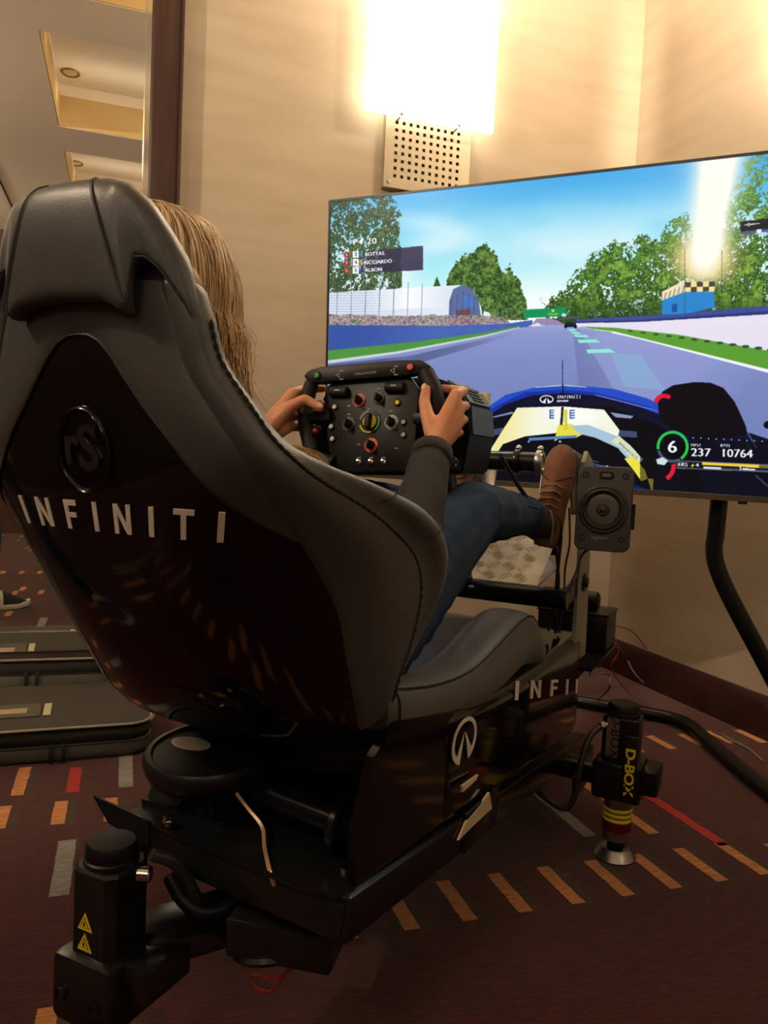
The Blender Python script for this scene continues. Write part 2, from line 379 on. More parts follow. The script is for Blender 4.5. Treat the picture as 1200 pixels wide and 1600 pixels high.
# carpet: base pile with woven dashes
def carpet(name, col, c2):
    m = mat(name, col, 0.95, spec=0.1, sheen=0.2); nt = m.node_tree; b = nt.nodes['Principled BSDF']
    tc = nt.nodes.new('ShaderNodeTexCoord'); mp = nt.nodes.new('ShaderNodeMapping'); mp.inputs['Scale'].default_value = (14, 150, 1)
    n = nt.nodes.new('ShaderNodeTexNoise'); n.inputs['Scale'].default_value = 1.6; n.inputs['Detail'].default_value = 6
    n2 = nt.nodes.new('ShaderNodeTexNoise'); n2.inputs['Scale'].default_value = 420; n2.inputs['Detail'].default_value = 2
    r = nt.nodes.new('ShaderNodeMix'); r.data_type = 'RGBA'; r.inputs[6].default_value = (*hexc(col), 1); r.inputs[7].default_value = (*hexc(c2), 1)
    mr = nt.nodes.new('ShaderNodeMapRange'); mr.inputs[1].default_value = 0.36; mr.inputs[2].default_value = 0.64
    ad = nt.nodes.new('ShaderNodeMath'); ad.operation = 'ADD'; ad.inputs[1].default_value = 0
    mx = nt.nodes.new('ShaderNodeMath'); mx.operation = 'MULTIPLY_ADD'; mx.inputs[1].default_value = 0.45; mx.inputs[2].default_value = -0.22
    nt.links.new(tc.outputs['Object'], mp.inputs[0]); nt.links.new(mp.outputs[0], n.inputs[0]); nt.links.new(tc.outputs['Object'], n2.inputs[0])
    nt.links.new(n.outputs[0], ad.inputs[0]); nt.links.new(n2.outputs[0], mx.inputs[0]); nt.links.new(mx.outputs[0], ad.inputs[1])
    nt.links.new(ad.outputs[0], mr.inputs[0]); nt.links.new(mr.outputs[0], r.inputs[0]); nt.links.new(r.outputs[2], b.inputs['Base Color'])
    bp = nt.nodes.new('ShaderNodeBump'); bp.inputs['Strength'].default_value = 0.5; bp.inputs['Distance'].default_value = 0.003
    nt.links.new(n2.outputs[0], bp.inputs['Height']); nt.links.new(bp.outputs[0], b.inputs['Normal'])
    return m
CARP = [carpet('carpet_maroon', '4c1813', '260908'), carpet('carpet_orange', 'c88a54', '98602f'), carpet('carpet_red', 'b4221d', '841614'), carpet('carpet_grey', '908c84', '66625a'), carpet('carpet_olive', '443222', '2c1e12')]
fm = MB(); fm.add([(XL, YF, 0), (XR, YF, 0), (XR, YB, 0), (XL, YB, 0)], [(0, 1, 2, 3)], 0)
fm.add([(XL, YF, -0.1), (XR, YF, -0.1), (XR, YB, -0.1), (XL, YB, -0.1)], [(3, 2, 1, 0)], 0)
def dash(x, y0, y1, c, w=0.034, olive_edge=True):
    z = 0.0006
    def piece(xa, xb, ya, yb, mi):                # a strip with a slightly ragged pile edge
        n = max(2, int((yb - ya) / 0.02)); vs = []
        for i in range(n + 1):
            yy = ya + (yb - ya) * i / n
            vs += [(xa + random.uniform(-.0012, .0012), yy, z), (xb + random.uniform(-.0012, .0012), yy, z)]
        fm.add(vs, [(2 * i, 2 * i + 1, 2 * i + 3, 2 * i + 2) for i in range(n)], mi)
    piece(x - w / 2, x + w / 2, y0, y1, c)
    if olive_edge and c == 1: piece(x + w / 2, x + w / 2 + 0.024, y0 - 0.014, y1 - 0.012, 4)  # olive yarn woven beside each orange dash
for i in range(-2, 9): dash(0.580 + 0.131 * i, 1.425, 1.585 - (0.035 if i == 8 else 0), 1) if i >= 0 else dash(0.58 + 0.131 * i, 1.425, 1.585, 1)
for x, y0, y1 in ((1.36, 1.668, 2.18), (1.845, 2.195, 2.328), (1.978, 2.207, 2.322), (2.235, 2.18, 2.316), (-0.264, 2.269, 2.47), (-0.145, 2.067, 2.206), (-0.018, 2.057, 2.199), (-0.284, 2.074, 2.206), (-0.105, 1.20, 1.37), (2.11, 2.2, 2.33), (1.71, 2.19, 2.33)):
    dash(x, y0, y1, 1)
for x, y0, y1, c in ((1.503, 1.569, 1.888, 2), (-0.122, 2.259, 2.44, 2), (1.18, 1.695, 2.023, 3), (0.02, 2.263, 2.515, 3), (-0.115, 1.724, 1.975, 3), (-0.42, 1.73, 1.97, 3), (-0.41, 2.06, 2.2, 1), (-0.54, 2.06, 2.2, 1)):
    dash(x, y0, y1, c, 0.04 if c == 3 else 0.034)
fm.add([(0.07, 2.98, 0.0006), (0.10, 2.955, 0.0006), (0.25, 3.16, 0.0006), (0.22, 3.185, 0.0006)], [(0, 1, 2, 3)], 3)
for i in range(90):                               # the same woven pattern over the rest of the room
    x = -2.5 + 4.6 * random.random(); y = -2.9 + 4.9 * random.random()
    if x > -0.45 and y > 1.15: continue
    c = random.choice([1, 1, 1, 2, 3]); L = random.choice([0.15, 0.25, 0.4])
    if c == 1:
        for j in range(random.choice([1, 3, 5])):
            if x + .13 * j < XR - .1 and not (x + .13 * j > -0.45 and y > 1.15 - L): dash(x + .13 * j, y, y + 0.15, 1)
    else: dash(x, y, y + L, c)
struct(build(fm, 'floor', CARP, angle=None, fix=False))

# ------------------------------------------------------------------ wall mirror
BASE_W = (-0.95, 3.2, 0.17)
mi_ = thing('wall_mirror', 'large wall mirror in a dark mahogany frame behind the cases on the floor', 'mirror', (-0.98, 3.22, 0.17))
build(MB().box((-0.985, 3.225, 1.63), (2.03, 0.012, 2.92)), 'mirror_glass', M['mirror'], mi_, angle=None)
build(MB().box((0.043, 3.222, 1.63), (0.026, 0.018, 2.92), bev=0.003), 'mirror_edge', M['bevel'], mi_, angle=None)
def frame_rail(p, d):
    return MB().box(p, d, bev=0.008, seg=2)
build(frame_rail((0.114, 3.212, 1.66), (0.116, 0.05, 2.98)).box((0.166, 3.183, 1.66), (0.012, 0.014, 2.98), bev=0.003), 'frame_rail', M['wood'], mi_)
build(frame_rail((-2.055, 3.212, 1.66), (0.11, 0.05, 2.98)), 'frame_rail', M['wood'], mi_)
build(frame_rail((-0.97, 3.212, 3.115), (2.05, 0.05, 0.07)), 'frame_rail', M['wood'], mi_)

# ------------------------------------------------------------------ wall lamps (glass shade in front of a perforated steel plate)
def sconce(label, x0, z0, w, h, tr, watts=None):      # tr maps (along wall, out from wall, up) to world
    base = tr(x0 + w / 2, 0, z0)
    o = thing('wall_lamp', label, 'lamp', base, 'lit glass wall lamps')
    A = lambda a, b, c: tr(a, b, c)
    ex = (tr(1, 0, 0) - tr(0, 0, 0)); out = (tr(0, 1, 0) - tr(0, 0, 0)); up = V((0, 0, 1))
    g = MB(); g.prism(rrect(w, h, 0.012), A(x0 + w / 2, 0.085, z0 + h / 2), ex, up, out, 0.010)
    build(g, 'glass_shade', M['glass_lamp'], o, angle=30)
    px0, px1, pz0, pz1 = x0 + 0.112, x0 + 0.504, z0 - 0.272, z0 + h - 0.1
    cx0, cz0, st, hs = px0 + 0.049, pz0 + 0.050, 0.0316, 0.0138
    xs = [px0]; zs = [pz0]
    for i in range(10): xs += [cx0 + i * st - hs / 2, cx0 + i * st + hs / 2]
    for j in range(10): zs += [cz0 + j * st - hs / 2, cz0 + j * st + hs / 2]
    xs.append(px1); zs.append(pz1)
    m = MB(); nz = len(zs); m.v = [A(x, 0.034, z) for x in xs for z in zs]
    for i in range(len(xs) - 1):
        for j in range(nz - 1):
            if i % 2 == 1 and j % 2 == 1: continue
            m.f.append((i * nz + j, (i + 1) * nz + j, (i + 1) * nz + j + 1, i * nz + j + 1)); m.m.append(0)
    m = modified(m, [('SOLIDIFY', dict(thickness=0.003, offset=0))])
    bp = build(m, 'back_plate', M['plate'], o, angle=None)
    m = MB()
    for (a0, a1, c0, c1) in ((px0, px0 + .004, pz0, pz1), (px1 - .004, px1, pz0, pz1), (px0 + .004, px1 - .004, pz0, pz0 + .004), (px0 + .004, px1 - .004, pz1 - .004, pz1)):
        vs = [A(a, b, c) for a in (a0, a1) for b in (0.0, 0.032) for c in (c0, c1)]
        m.add(vs, [(0, 1, 3, 2), (4, 6, 7, 5), (0, 4, 5, 1), (2, 3, 7, 6), (0, 2, 6, 4), (1, 5, 7, 3)])
    build(m, 'plate_rim', M['plate'], bp, angle=None)
    m = MB(); m.prism([(px0 + .006, pz0 + .006), (px1 - .006, pz0 + .006), (px1 - .006, pz1 - .006), (px0 + .006, pz1 - .006)], A(0, 0.002, 0), ex, up, out, 0.004)
    build(m, 'lamp_recess', M['hole'], bp, angle=None)
    for a in (px0 + 0.16, px0 + 0.20, px0 + 0.24):    # small terminal screws seen through the holes
        build(MB().cyl(A(a, 0.006, pz0 + 0.115 + 0.02 * math.sin(a * 90)), A(a, 0.026, pz0 + 0.115 + 0.02 * math.sin(a * 90)), 0.013, 10), 'terminal', M['steel'], bp)
    for a in (x0 + 0.16, x0 + w - 0.16):
        build(MB().cyl(A(a, 0.036, z0 + 0.006), A(a, 0.084, z0 + 0.006), 0.004, 12, 0.001).lathe(A(a, 0.0955, z0 + 0.008), out, [(0.007, 0), (0.007, 0.002), (0.005, 0.003)], 12), 'glass_clip', M['plate'], o)
    build(MB().lathe(A(px0 + 0.022, 0.0355, pz0 + 0.022), out, [(0.008, 0), (0.007, 0.003), (0.0, 0.004)], 12), 'screw', M['steel'], bp)
    for a, c in ((x0 + 0.055, z0 + 0.12), (x0 + w - 0.055, z0 + 0.12), (x0 + 0.055, z0 + h - 0.2), (x0 + w - 0.055, z0 + h - 0.2), (x0 + w / 2, z0 + h + 0.03)):  # the last bulb, above the shade, is added to brighten the ceiling
        L = bpy.data.lights.new('lamp_bulb', 'POINT'); L.energy = (watts or SCONCE_BULB) * ((1.5 if watts and watts > 100 else .8 if watts and watts > 70 else .9 if watts else 26.0) if c > z0 + h else 0.13); L.color = (1, 0.86, 0.66); L.shadow_soft_size = 0.03
        lo = bpy.data.objects.new('lamp_bulb', L); COL.objects.link(lo); lo.location = A(a, 0.060, c) - V(base); lo.parent = o
sconce('wide lit glass wall lamp above the television with perforated steel plate below', 0.891, 2.398, 0.581, 0.72, lambda a, b, c: V((a, YB - b, c)))
sconce('lit glass wall lamp on the right-hand wall beyond the television', -2.27, 2.45, 0.581, 0.72, lambda a, b, c: V((XR - b, -a, c)), 85)

sconce('unseen glass wall lamp added for fill on the right-hand wall near the rear corner', 0.9, 2.398, 0.581, 0.72, lambda a, b, c: V((XR - b, -a, c)), SCONCE_ROOM * .1)  # this lamp and the left-wall pair are unseen, added to fill the room
sconce('unseen glass wall lamp added for fill on the left-hand wall nearest the mirror', 0.9, 2.398, 0.581, 0.72, lambda a, b, c: V((XL + b, a, c)), SCONCE_ROOM * 1.5)
sconce('unseen glass wall lamp added for fill on the left-hand wall near the rear', -1.9, 2.398, 0.581, 0.72, lambda a, b, c: V((XL + b, a, c)), SCONCE_ROOM * .6)
sconce('lit glass wall lamp on the wall behind the racing rig', -0.2, 2.398, 0.581, 0.72, lambda a, b, c: V((-a, YF + b, c)), SCONCE_ROOM * .12)

# ------------------------------------------------------------------ television on its tube stand
TVW, TVH = 1.66, 0.94
TV_C = V((1.2469, 2.0908, 1.3667)); ya, ti, ro = 0.7756, -0.0613, -0.0099
tn = V((-math.sin(ya), -math.cos(ya), 0)); tr_ = V((math.cos(ya), -math.sin(ya), 0)); tu = V((0, 0, 1))
tn, tu = tn * math.cos(ti) + tu * math.sin(ti), tu * math.cos(ti) - tn * math.sin(ti)
tr_, tu = tr_ * math.cos(ro) + tu * math.sin(ro), tu * math.cos(ro) - tr_ * math.sin(ro)
def tvp(a, b, c=0): return TV_C + tr_ * a + tu * b + tn * c
def tv_of(x, y):                                   # a sight line met with the panel, in panel metres
    p = hit(x, y, TV_C, tn) - TV_C
    return p.dot(tr_), p.dot(tu)
# the picture on the screen: painted into an image in code
NW, NH = 1500, 850
BZ = 0.007                                         # side and top bezel; the bottom one is 0.016
ua = (np.arange(NW) + 0.5) / NW * (TVW - 2 * BZ) - (TVW / 2 - BZ)
vb = (np.arange(NH) + 0.5) / NH * (TVH - BZ - 0.016) - (TVH / 2 - 0.016)
UA, VB = np.meshgrid(ua, vb)
Pw = [np.full(UA.shape, TV_C[i] - C_O[i]) + tr_[i] * UA + tu[i] * VB for i in range(3)]
dd = sum(Pw[i] * C_F[i] for i in range(3))
XX = 600 + F_PX * sum(Pw[i] * C_R[i] for i in range(3)) / dd       # drawing coordinates measured off the photographed panel
YY = 800 - F_PX * sum(Pw[i] * C_U[i] for i in range(3)) / dd
IMG = np.zeros((NH, NW, 3), np.float32)
def fbm(scale, octs=4, sx=1.0):
    out = np.zeros((NH, NW), np.float32); amp = 1; tot = 0
    for o in range(octs):
        n = int(scale * 2 ** o); nx, ny = max(2, int(n * sx)), max(2, int(n * NH / NW)); g = rng.rand(ny + 1, nx + 1)
        fy = np.linspace(0, ny - 1e-6, NH); fx = np.linspace(0, nx - 1e-6, NW); iy, ix = fy.astype(int), fx.astype(int)
        ty, tx = (fy - iy)[:, None], (fx - ix)[None, :]; ty = ty * ty * (3 - 2 * ty); tx = tx * tx * (3 - 2 * tx)
        out += amp * ((g[iy][:, ix] * (1 - tx) + g[iy][:, ix + 1] * tx) * (1 - ty) + (g[iy + 1][:, ix] * (1 - tx) + g[iy + 1][:, ix + 1] * tx) * ty)
        tot += amp; amp *= 0.6
    return out / tot
NA, NB_, NC = fbm(60, 4), fbm(170, 3), fbm(5, 4, 0.6)
ND = fbm(420, 2)
NB_ = np.clip(.5 + (NB_ * .45 + ND * .4 + NA * .35 - .6) * 1.0, 0, 1)
def c3(h): return np.array([int(h[i:i + 2], 16) / 255 for i in (0, 2, 4)], np.float32)
def tv_cell(x, y):
    a, b = tv_of(x, y)
    return int((a + TVW / 2 - BZ) / (TVW - 2 * BZ) * NW), int((b + TVH / 2 - .016) / (TVH - BZ - .016) * NH)
def part_mask(pts):
    ji = [tv_cell(*p) for p in pts]; j = [q[0] for q in ji]; i = [q[1] for q in ji]
    j0, j1, i0, i1 = max(0, min(j) - 3), min(NW, max(j) + 4), max(0, min(i) - 3), min(NH, max(i) + 4)
    if j0 >= j1 or i0 >= i1: return None
    sl = (slice(i0, i1), slice(j0, j1)); X, Y = XX[sl], YY[sl]; s = np.zeros(X.shape, bool)
    for k in range(len(pts)):
        (x0, y0), (x1, y1) = pts[k - 1], pts[k]
        if y0 == y1: continue
        s ^= ((y0 > Y) != (y1 > Y)) & (X < (x1 - x0) * (Y - y0) / (y1 - y0) + x0)
    return sl, s
def mask(pts):
    m = np.zeros(XX.shape, bool); r = part_mask(pts)
    if r: m[r[0]] = r[1]
    return m
def paint(m, col, a=1.0):
    col = c3(col) if isinstance(col, str) else col
    am = (m.astype(np.float32) * a)[..., None] if not isinstance(a, np.ndarray) else (m * a)[..., None]
    IMG[:] = IMG * (1 - am) + col * am
def poly(pts, col, a=1.0):
    r = part_mask(pts)
    if r: IMG[r[0]][r[1]] = IMG[r[0]][r[1]] * (1 - a) + (c3(col) if isinstance(col, str) else col) * a
def ell(x, y, a, b, n=40, t0=0, t1=360): return [(x + a * math.cos(math.radians(t0 + (t1 - t0) * i / n)), y + b * math.sin(math.radians(t0 + (t1 - t0) * i / n))) for i in range(n + 1)]
def arc(x, y, r, w, t0, t1, col): poly(ell(x, y, r, r, 40, t0, t1) + ell(x, y, r - w, r - w, 40, t1, t0), col)
def line(p, q, w, col, a=1.0):
    d = V((q[0] - p[0], q[1] - p[1])).normalized(); n = (-d.y * w / 2, d.x * w / 2)
    poly([(p[0] + n[0], p[1] + n[1]), (q[0] + n[0], q[1] + n[1]), (q[0] - n[0], q[1] - n[1]), (p[0] - n[0], p[1] - n[1])], col, a)
def write(txt, x, y, size, col, slope=0.0, squeeze=1.0, spacing=1.05, bold=0.0):
    vs, ts = text_tris(txt, spacing)
    for dx in ((-bold, bold) if bold else (0,)):
        Q = [(x + (a * squeeze + dx) * size, y - b * size + a * squeeze * size * slope) for a, b in vs]
        for t in ts: poly([Q[i] for i in t], col)
def grad(stops, t):
    xs = [s[0] for s in stops]; cs = np.array([c3(s[1]) for s in stops])
    return np.stack([np.interp(t, xs, cs[:, k]) for k in range(3)], -1).astype(np.float32)
# sky
hy = YY + 0.05 * (XX - 850)
IMG[:] = grad([(240, '3fa0e0'), (310, '52b8ee'), (360, '7cd6f2'), (420, 'a8ecf4'), (470, 'e0fbfa'), (500, 'f6fffe')], hy)
paint(np.ones(XX.shape), 'f4fdff', np.clip((NC - 0.5) * 3.2, 0, 0.65) * np.clip((hy - 290) / 90, 0, 1))
paint(np.ones(XX.shape), 'e6fbff', np.clip(1 - np.abs(YY - (345 + (XX - 640) * 0.28)) / 26, 0, 1) * np.clip(1 - np.abs(XX - 700) / 150, 0, 1) * 0.5)
paint(np.ones(XX.shape), 'fbffff', np.clip(1 - np.hypot((XX - 845) / 130, (YY - 480) / 75), 0, 1) * 0.9)
leafc = grad([(0.30, '0e200a'), (0.45, '264812'), (0.55, '437420'), (0.68, '84b044')], NB_)
def trees(pts, cols, ragged=16, dark=0.0):
    dxy = (NA - 0.5) * ragged * 4 + (NB_ - 0.5) * ragged * 3
    m = np.zeros(XX.shape, bool); xs = [p[0] for p in pts]; ysx = [p[1] for p in pts]
    top = np.interp(XX, xs, ysx); m = (YY > top + dxy) & (XX > xs[0] + dxy) & (XX < xs[-1] + dxy)
    return m
m = trees([(470, 296), (560, 300), (612, 308), (632, 340), (640, 400), (634, 460), (628, 520)], None, 10) & (YY < 470)
paint(m & (NB_ + 0.15 * NA > 0.49), grad([(0.4, '162414'), (0.52, '2c4420'), (0.68, '617c44')], NB_), 0.95)
m = trees([(690, 480), (702, 425), (722, 398), (745, 392), (760, 378), (772, 396), (784, 420), (797, 418), (812, 440), (822, 470), (826, 500)], None, 6) & (YY < 500)
paint(m, grad([(0.35, '1c3210'), (0.5, '3a5f22'), (0.65, '6f8f3c')], NB_), 0.96)
m = trees([(676, 450), (683, 430), (690, 452)], None, 3) & (YY < 460); paint(m, '34552a')
m = trees([(858, 468), (880, 455), (905, 425), (925, 398), (945, 388), (960, 374), (985, 380), (1003, 366), (1030, 372), (1050, 340), (1075, 328), (1085, 380), (1120, 380), (1140, 300), (1160, 250), (1200, 225), (1420, 190), (1440, 480)], None, 9) & (YY < 520)
paint(m & (NB_ + 0.2 * NA > 0.46 + 0.18 * np.clip((430 - YY) / 160, 0, 1)), leafc, 0.97)
paint(m, '8fb048', np.clip((NA - 0.55) * 4, 0, 0.5) * (YY > 400))
paint(m & (YY > 455), '20381c', np.clip((YY - 455) / 60, 0, 0.7))
# sun glare
g = np.exp(-((XX - (1112 - (YY - 330) * 0.14)) / (30 + np.clip((330 - YY) * 0.08, 0, 20))) ** 2) * np.clip((455 - YY) / 60, 0, 1)
paint(np.ones(XX.shape), 'ffd070', np.clip(1.4 * np.exp(-np.hypot((XX - 1100) / 40, (YY - 405) / 32) ** 2), 0, 0.85))
paint(np.ones(XX.shape), 'fffdf0', np.clip(g * 1.5, 0, 1))
# left side: marquee, hall, crowd, wall, verge
poly([(500, 458), (600, 452), (700, 446), (722, 445), (740, 455), (752, 480), (756, 512), (500, 520)], 'dfe8f4')
paint(mask([(500, 458), (700, 446), (708, 512), (500, 520)]), '9fb0d0', ((np.sin(YY * 1.5) > 0.2) * 0.55 * np.clip((640 - XX) / 80, 0, 1)))
paint(mask([(500, 458), (700, 446), (708, 480), (500, 488)]), 'ffffff', np.clip(1 - np.abs(XX - 640) / 60, 0, 1) * 0.9)
poly([(700, 512), (702, 470), (708, 452), (722, 445), (736, 450), (748, 470), (753, 508)], '5a6f9e')
poly([(712, 508), (714, 485), (735, 482), (737, 506)], '6e4a52'); poly([(722, 480), (724, 462), (738, 462), (740, 480)], '4d76c0')
for k in range(5): line((703 + 9 * k, 510), (706 + 9 * k, 455 + abs(k - 2) * 4), 0.8, '3d4a70')
for k in range(7): line((526 + 22 * k, 505), (528 + 22 * k, 425 + 3 * k), 1.0, '4a5878', 0.7)
for k in range(10): line((757 + 7 * k, 502), (757 + 7 * k, 470 + 2 * k), 1.0, '6a7f84', 0.8)
poly([(753, 505), (756, 486), (764, 488), (770, 500), (780, 503)], 'e8f0f4')
m = mask([(505, 480), (690, 486), (790, 497), (800, 508), (505, 512)])
paint(m & (YY > 488 + 8 * NA), grad([(0.3, '3a4a3c'), (0.42, '7a8a6c'), (0.5, 'a08890'), (0.54, 'd8ccd4'), (0.6, '8a4856'), (0.7, '5c6ca8')], NB_), 0.9)
poly([(490, 508), (700, 509), (790, 506), (832, 500), (832, 512), (760, 522), (640, 538), (490, 556)], '4866b4')
paint(mask([(490, 508), (700, 509), (790, 506), (832, 500), (832, 512), (760, 522), (640, 538), (490, 556)]), '2f4a98', np.clip((NC - .4) * 2, 0, .6))
poly([(490, 550), (640, 535), (760, 519), (812, 509), (812, 512), (755, 526), (620, 552), (490, 572)], '4f9440')
poly([(490, 566), (620, 549), (755, 524), (812, 511), (812, 513), (755, 527), (620, 553), (490, 571)], 'c8d4dc')
# road
road = mask([(490, 571), (620, 553), (755, 527), (812, 512), (870, 507), (905, 509), (1000, 530), (1420, 640), (1420, 800), (490, 800)])
paint(road, grad([(500, 'a6aede'), (520, '8d97cc'), (560, '7f8cc4'), (640, '7684bc')], YY))
paint(road, '586294', np.clip((NC - 0.55) * 2.2, 0, 0.5) * (XX < 760)); paint(road, 'b0b6e6', np.clip((NC - .5) * 2, 0, .3))
paint(mask([(490, 572), (640, 556), (800, 520), (800, 524), (640, 572), (490, 600)]), '3f4a74', np.clip((NC - .35) * 3, 0, .75))
paint(mask([(895, 515), (905, 515), (960, 610), (905, 610)]), '5d6496', 0.4)
for q in ([(886, 514), (898, 514), (902, 517), (889, 517)], [(891, 518), (903, 518), (910, 522), (896, 522)], [(896, 523), (916, 523), (921, 527), (899, 527)], [(902, 531), (930, 530), (938, 535), (905, 536)], [(916, 546), (953, 545), (962, 551), (918, 552)]): poly(q, '8fe8d8')
poly([(955, 553), (1000, 553), (1040, 610), (975, 604)], '86c8d8', 0.35)
# right side: rail, concrete wall, verge, white line, kiosk
poly([(900, 499), (1000, 494), (1200, 478), (1420, 458), (1420, 470), (1200, 491), (1000, 503), (900, 508)], '3f4f98')
poly([(900, 503), (1000, 500), (1200, 486), (1420, 466), (1420, 575), (1200, 549), (1060, 524), (960, 513), (900, 511)], 'e8e2f2')
paint(mask([(900, 503), (1000, 500), (1200, 486), (1420, 466), (1420, 475), (1200, 491), (1000, 503), (900, 505)]), '2c3778')
poly([(905, 510), (960, 512), (1060, 523), (1200, 548), (1420, 588), (1420, 640), (1200, 578), (1050, 540), (960, 518)], '5c9e34')
for k in range(12): poly(ell(985 + 20 * k, 517 + 2.7 * k, 4 + .25 * k, 1.5 + .1 * k, 10), '3a4a3a')
poly([(905, 511), (960, 518), (1050, 540), (1200, 577), (1420, 636), (1420, 642), (1200, 581), (1050, 543), (960, 520)], 'f2f4fa')
poly([(1033, 492), (1034, 464), (1070, 454), (1115, 456), (1118, 480), (1072, 490)], '2a86d0'); poly([(1033, 470), (1034, 456), (1066, 440), (1070, 441), (1070, 456)], 'f0e4c0'); poly([(1070, 456), (1070, 441), (1117, 439), (1116, 456)], 'f2e0a0')
for r in range(2):
    for k in range(5):
        if (r + k) % 2 == 0: poly([(1070 + 9.4 * k, 441 + 8 * r - .3 * k), (1079.4 + 9.4 * k, 440.7 + 8 * r - .3 * k), (1079.4 + 9.4 * k, 448.5 + 8 * r - .3 * k), (1070 + 9.4 * k, 449 + 8 * r - .3 * k)], '4a4438')
for k in range(5): line((1038 + 7 * k, 468 - 2.5 * k), (1041 + 7 * k, 457 - 2.8 * k), 2.5, 'a89c80')
poly([(1050, 488), (1050, 476), (1058, 474), (1058, 487)], '1a4f98')
for x in (1007, 1034, 1070, 1128): line((x, 494), (x, 390), 1.2, '2c4a2a', 0.6)
# gantry, distance and the car ahead
poly([(818, 484), (884, 480), (886, 494), (818, 497)], '12905a'); write('ROLEX', 864, 491, 5, 'd8e04a', -0.04, bold=.02); poly(ell(864, 485.5, 2.5, 2.2, 12), 'e0d840')
poly([(878, 490), (884, 490), (884, 495), (878, 495)], 'c8e8f0'); line((881, 494), (881, 508), 1.5, '4a5a50'); poly([(830, 508), (838, 498), (860, 497), (872, 501), (884, 508)], '9a86b0'); poly([(824, 510), (840, 504), (848, 509)], 'e8dcec')
poly([(882, 511), (884, 505), (890, 503), (898, 504), (901, 511)], '141a34'); poly(ell(884, 510, 2.5, 3), '0c0e18'); poly(ell(899, 510, 2.5, 3), '0c0e18'); poly([(872, 497), (906, 494), (906, 497), (872, 500)], '4a5a58')
# own car: cockpit surround, halo, nose, arms, tyre
cock = [(740, 800), (742, 660), (757, 640), (790, 617), (845, 604), (900, 602), (960, 608), (1010, 622), (1060, 645), (1112, 673), (1170, 676), (1200, 686), (1420, 720), (1420, 800)]
poly(cock, '0a0d2a')
poly([(748, 650), (757, 640), (790, 617), (845, 603), (900, 602), (960, 608), (1010, 622), (1060, 645), (1118, 675), (1080, 672), (1030, 648), (980, 629), (930, 618), (880, 614), (830, 618), (790, 632), (755, 655)], '16319c')
paint(mask([(748, 650), (757, 640), (790, 617), (845, 603), (900, 602), (960, 608), (1010, 622), (1060, 645), (1118, 675), (1080, 668), (1010, 634), (930, 613), (880, 609), (820, 613), (780, 632)]), '2c5ce0', 0.6)
poly([(836, 604.5), (880, 601), (916, 604), (916, 605.5), (880, 603), (836, 606)], 'b8c8c0')
line((930, 617), (1020, 640), 1.2, '8aa0e0'); line((1020, 640), (1070, 664), 1.2, '6a80d0')
poly([(770, 660), (800, 638), (950, 634), (1030, 665), (1080, 700), (1110, 800), (760, 800)], '05060f')
poly([(766, 652), (800, 643), (804, 646), (775, 652)], '7c8ab0'); poly([(953, 644), (990, 650), (986, 654), (962, 652)], '8a98bc'); poly([(760, 672), (788, 668), (786, 678), (760, 682)], '3d4a6a'); poly([(966, 672), (995, 674), (996, 684), (968, 682)], '3d4a6a')
nose = [(788, 668), (808, 637), (880, 635), (944, 640), (968, 672), (966, 682), (940, 680), (900, 668), (876, 676), (820, 682), (786, 694), (778, 706), (764, 706)]
poly(nose, 'f4f6e0'); paint(mask(nose), 'f0e68c', np.clip((840 - XX) / 70, 0, 0.8)); paint(mask(nose), 'ffffff', np.clip(1 - np.hypot((XX - 900) / 60, (YY - 650) / 25), 0, 1))
poly([(866, 690), (872, 664), (892, 662), (912, 678), (900, 684), (872, 686)], 'e8dc4a')
poly([(892, 665), (920, 664), (960, 680), (985, 700), (1003, 720), (985, 722), (965, 700), (930, 684), (905, 678)], 'a8c4d8')
poly([(966, 680), (985, 696), (1005, 718), (995, 728), (975, 702), (955, 690)], 'd8e0c0')
poly([(975, 716), (992, 715), (1008, 735), (1012, 748), (1002, 752), (990, 735)], 'f0e048'); poly([(1012, 748), (1020, 748), (1038, 768), (1030, 772), (1018, 768)], 'f2dc40')
line((884, 640), (884, 672), 5, 'd8cc3a'); line((879, 636), (877, 664), 4, '2a2a18'); line((879, 563), (879, 602), 1.3, '2a3048'); line((879.5, 600), (879.5, 640), 2.2, '16181c')
for k, (x, w) in enumerate(((862, 7), (894, 8))):
    for r in range(4): poly([(x - w / 2, 640 + 4 * r), (x + w / 2, 640 + 4 * r), (x + w / 2, 642.4 + 4 * r), (x - w / 2, 642.4 + 4 * r)], '4a6ab8')
    line((x - w / 2 + 1, 640), (x - w / 2 + 1, 654), 1.8, '3a5ab0')
poly([(826, 684), (900, 680), (903, 684), (826, 689)], '5a80b8'); poly(ell(826, 690, 1.6, 1.6, 10), '78b8e8'); poly(ell(875, 690, 2, 2, 10), '78c8f0')
poly(ell(916, 728, 4, 4.5, 16), 'f0f6ff'); poly(ell(908, 722, 2, 2, 10), 'b8c8ff'); line((905, 720), (950, 730), 1.4, '5a70c8'); line((925, 735), (950, 728), 2, 'd0dcf8'); line((890, 712), (935, 722), 1.2, '4a5aa0'); line((906, 742), (902, 758), 2, 'b070e0')
write('RENAULT', 982, 705, 7, '3a4440', 0.9, 0.9); poly([(1020, 768), (1024, 712), (1040, 700), (1080, 770)], '0a0c20')
poly([(1030, 655), (1028, 630), (1035, 612), (1052, 602), (1085, 597), (1110, 598), (1130, 606), (1148, 628), (1165, 665), (1168, 678), (1100, 690), (1050, 670)], '0a080e')
arc(1038, 632, 17, 7, 190, 310, 'e01838'); poly(ell(1200, 664, 7, 6), '0a0a0c')
line((1168, 676), (1182, 700), 2.4, '4a5a90'); line((1180, 742), (1200, 760), 3, '5a78b8'); line((1165, 690), (1178, 712), 6, '2c3858', .6)
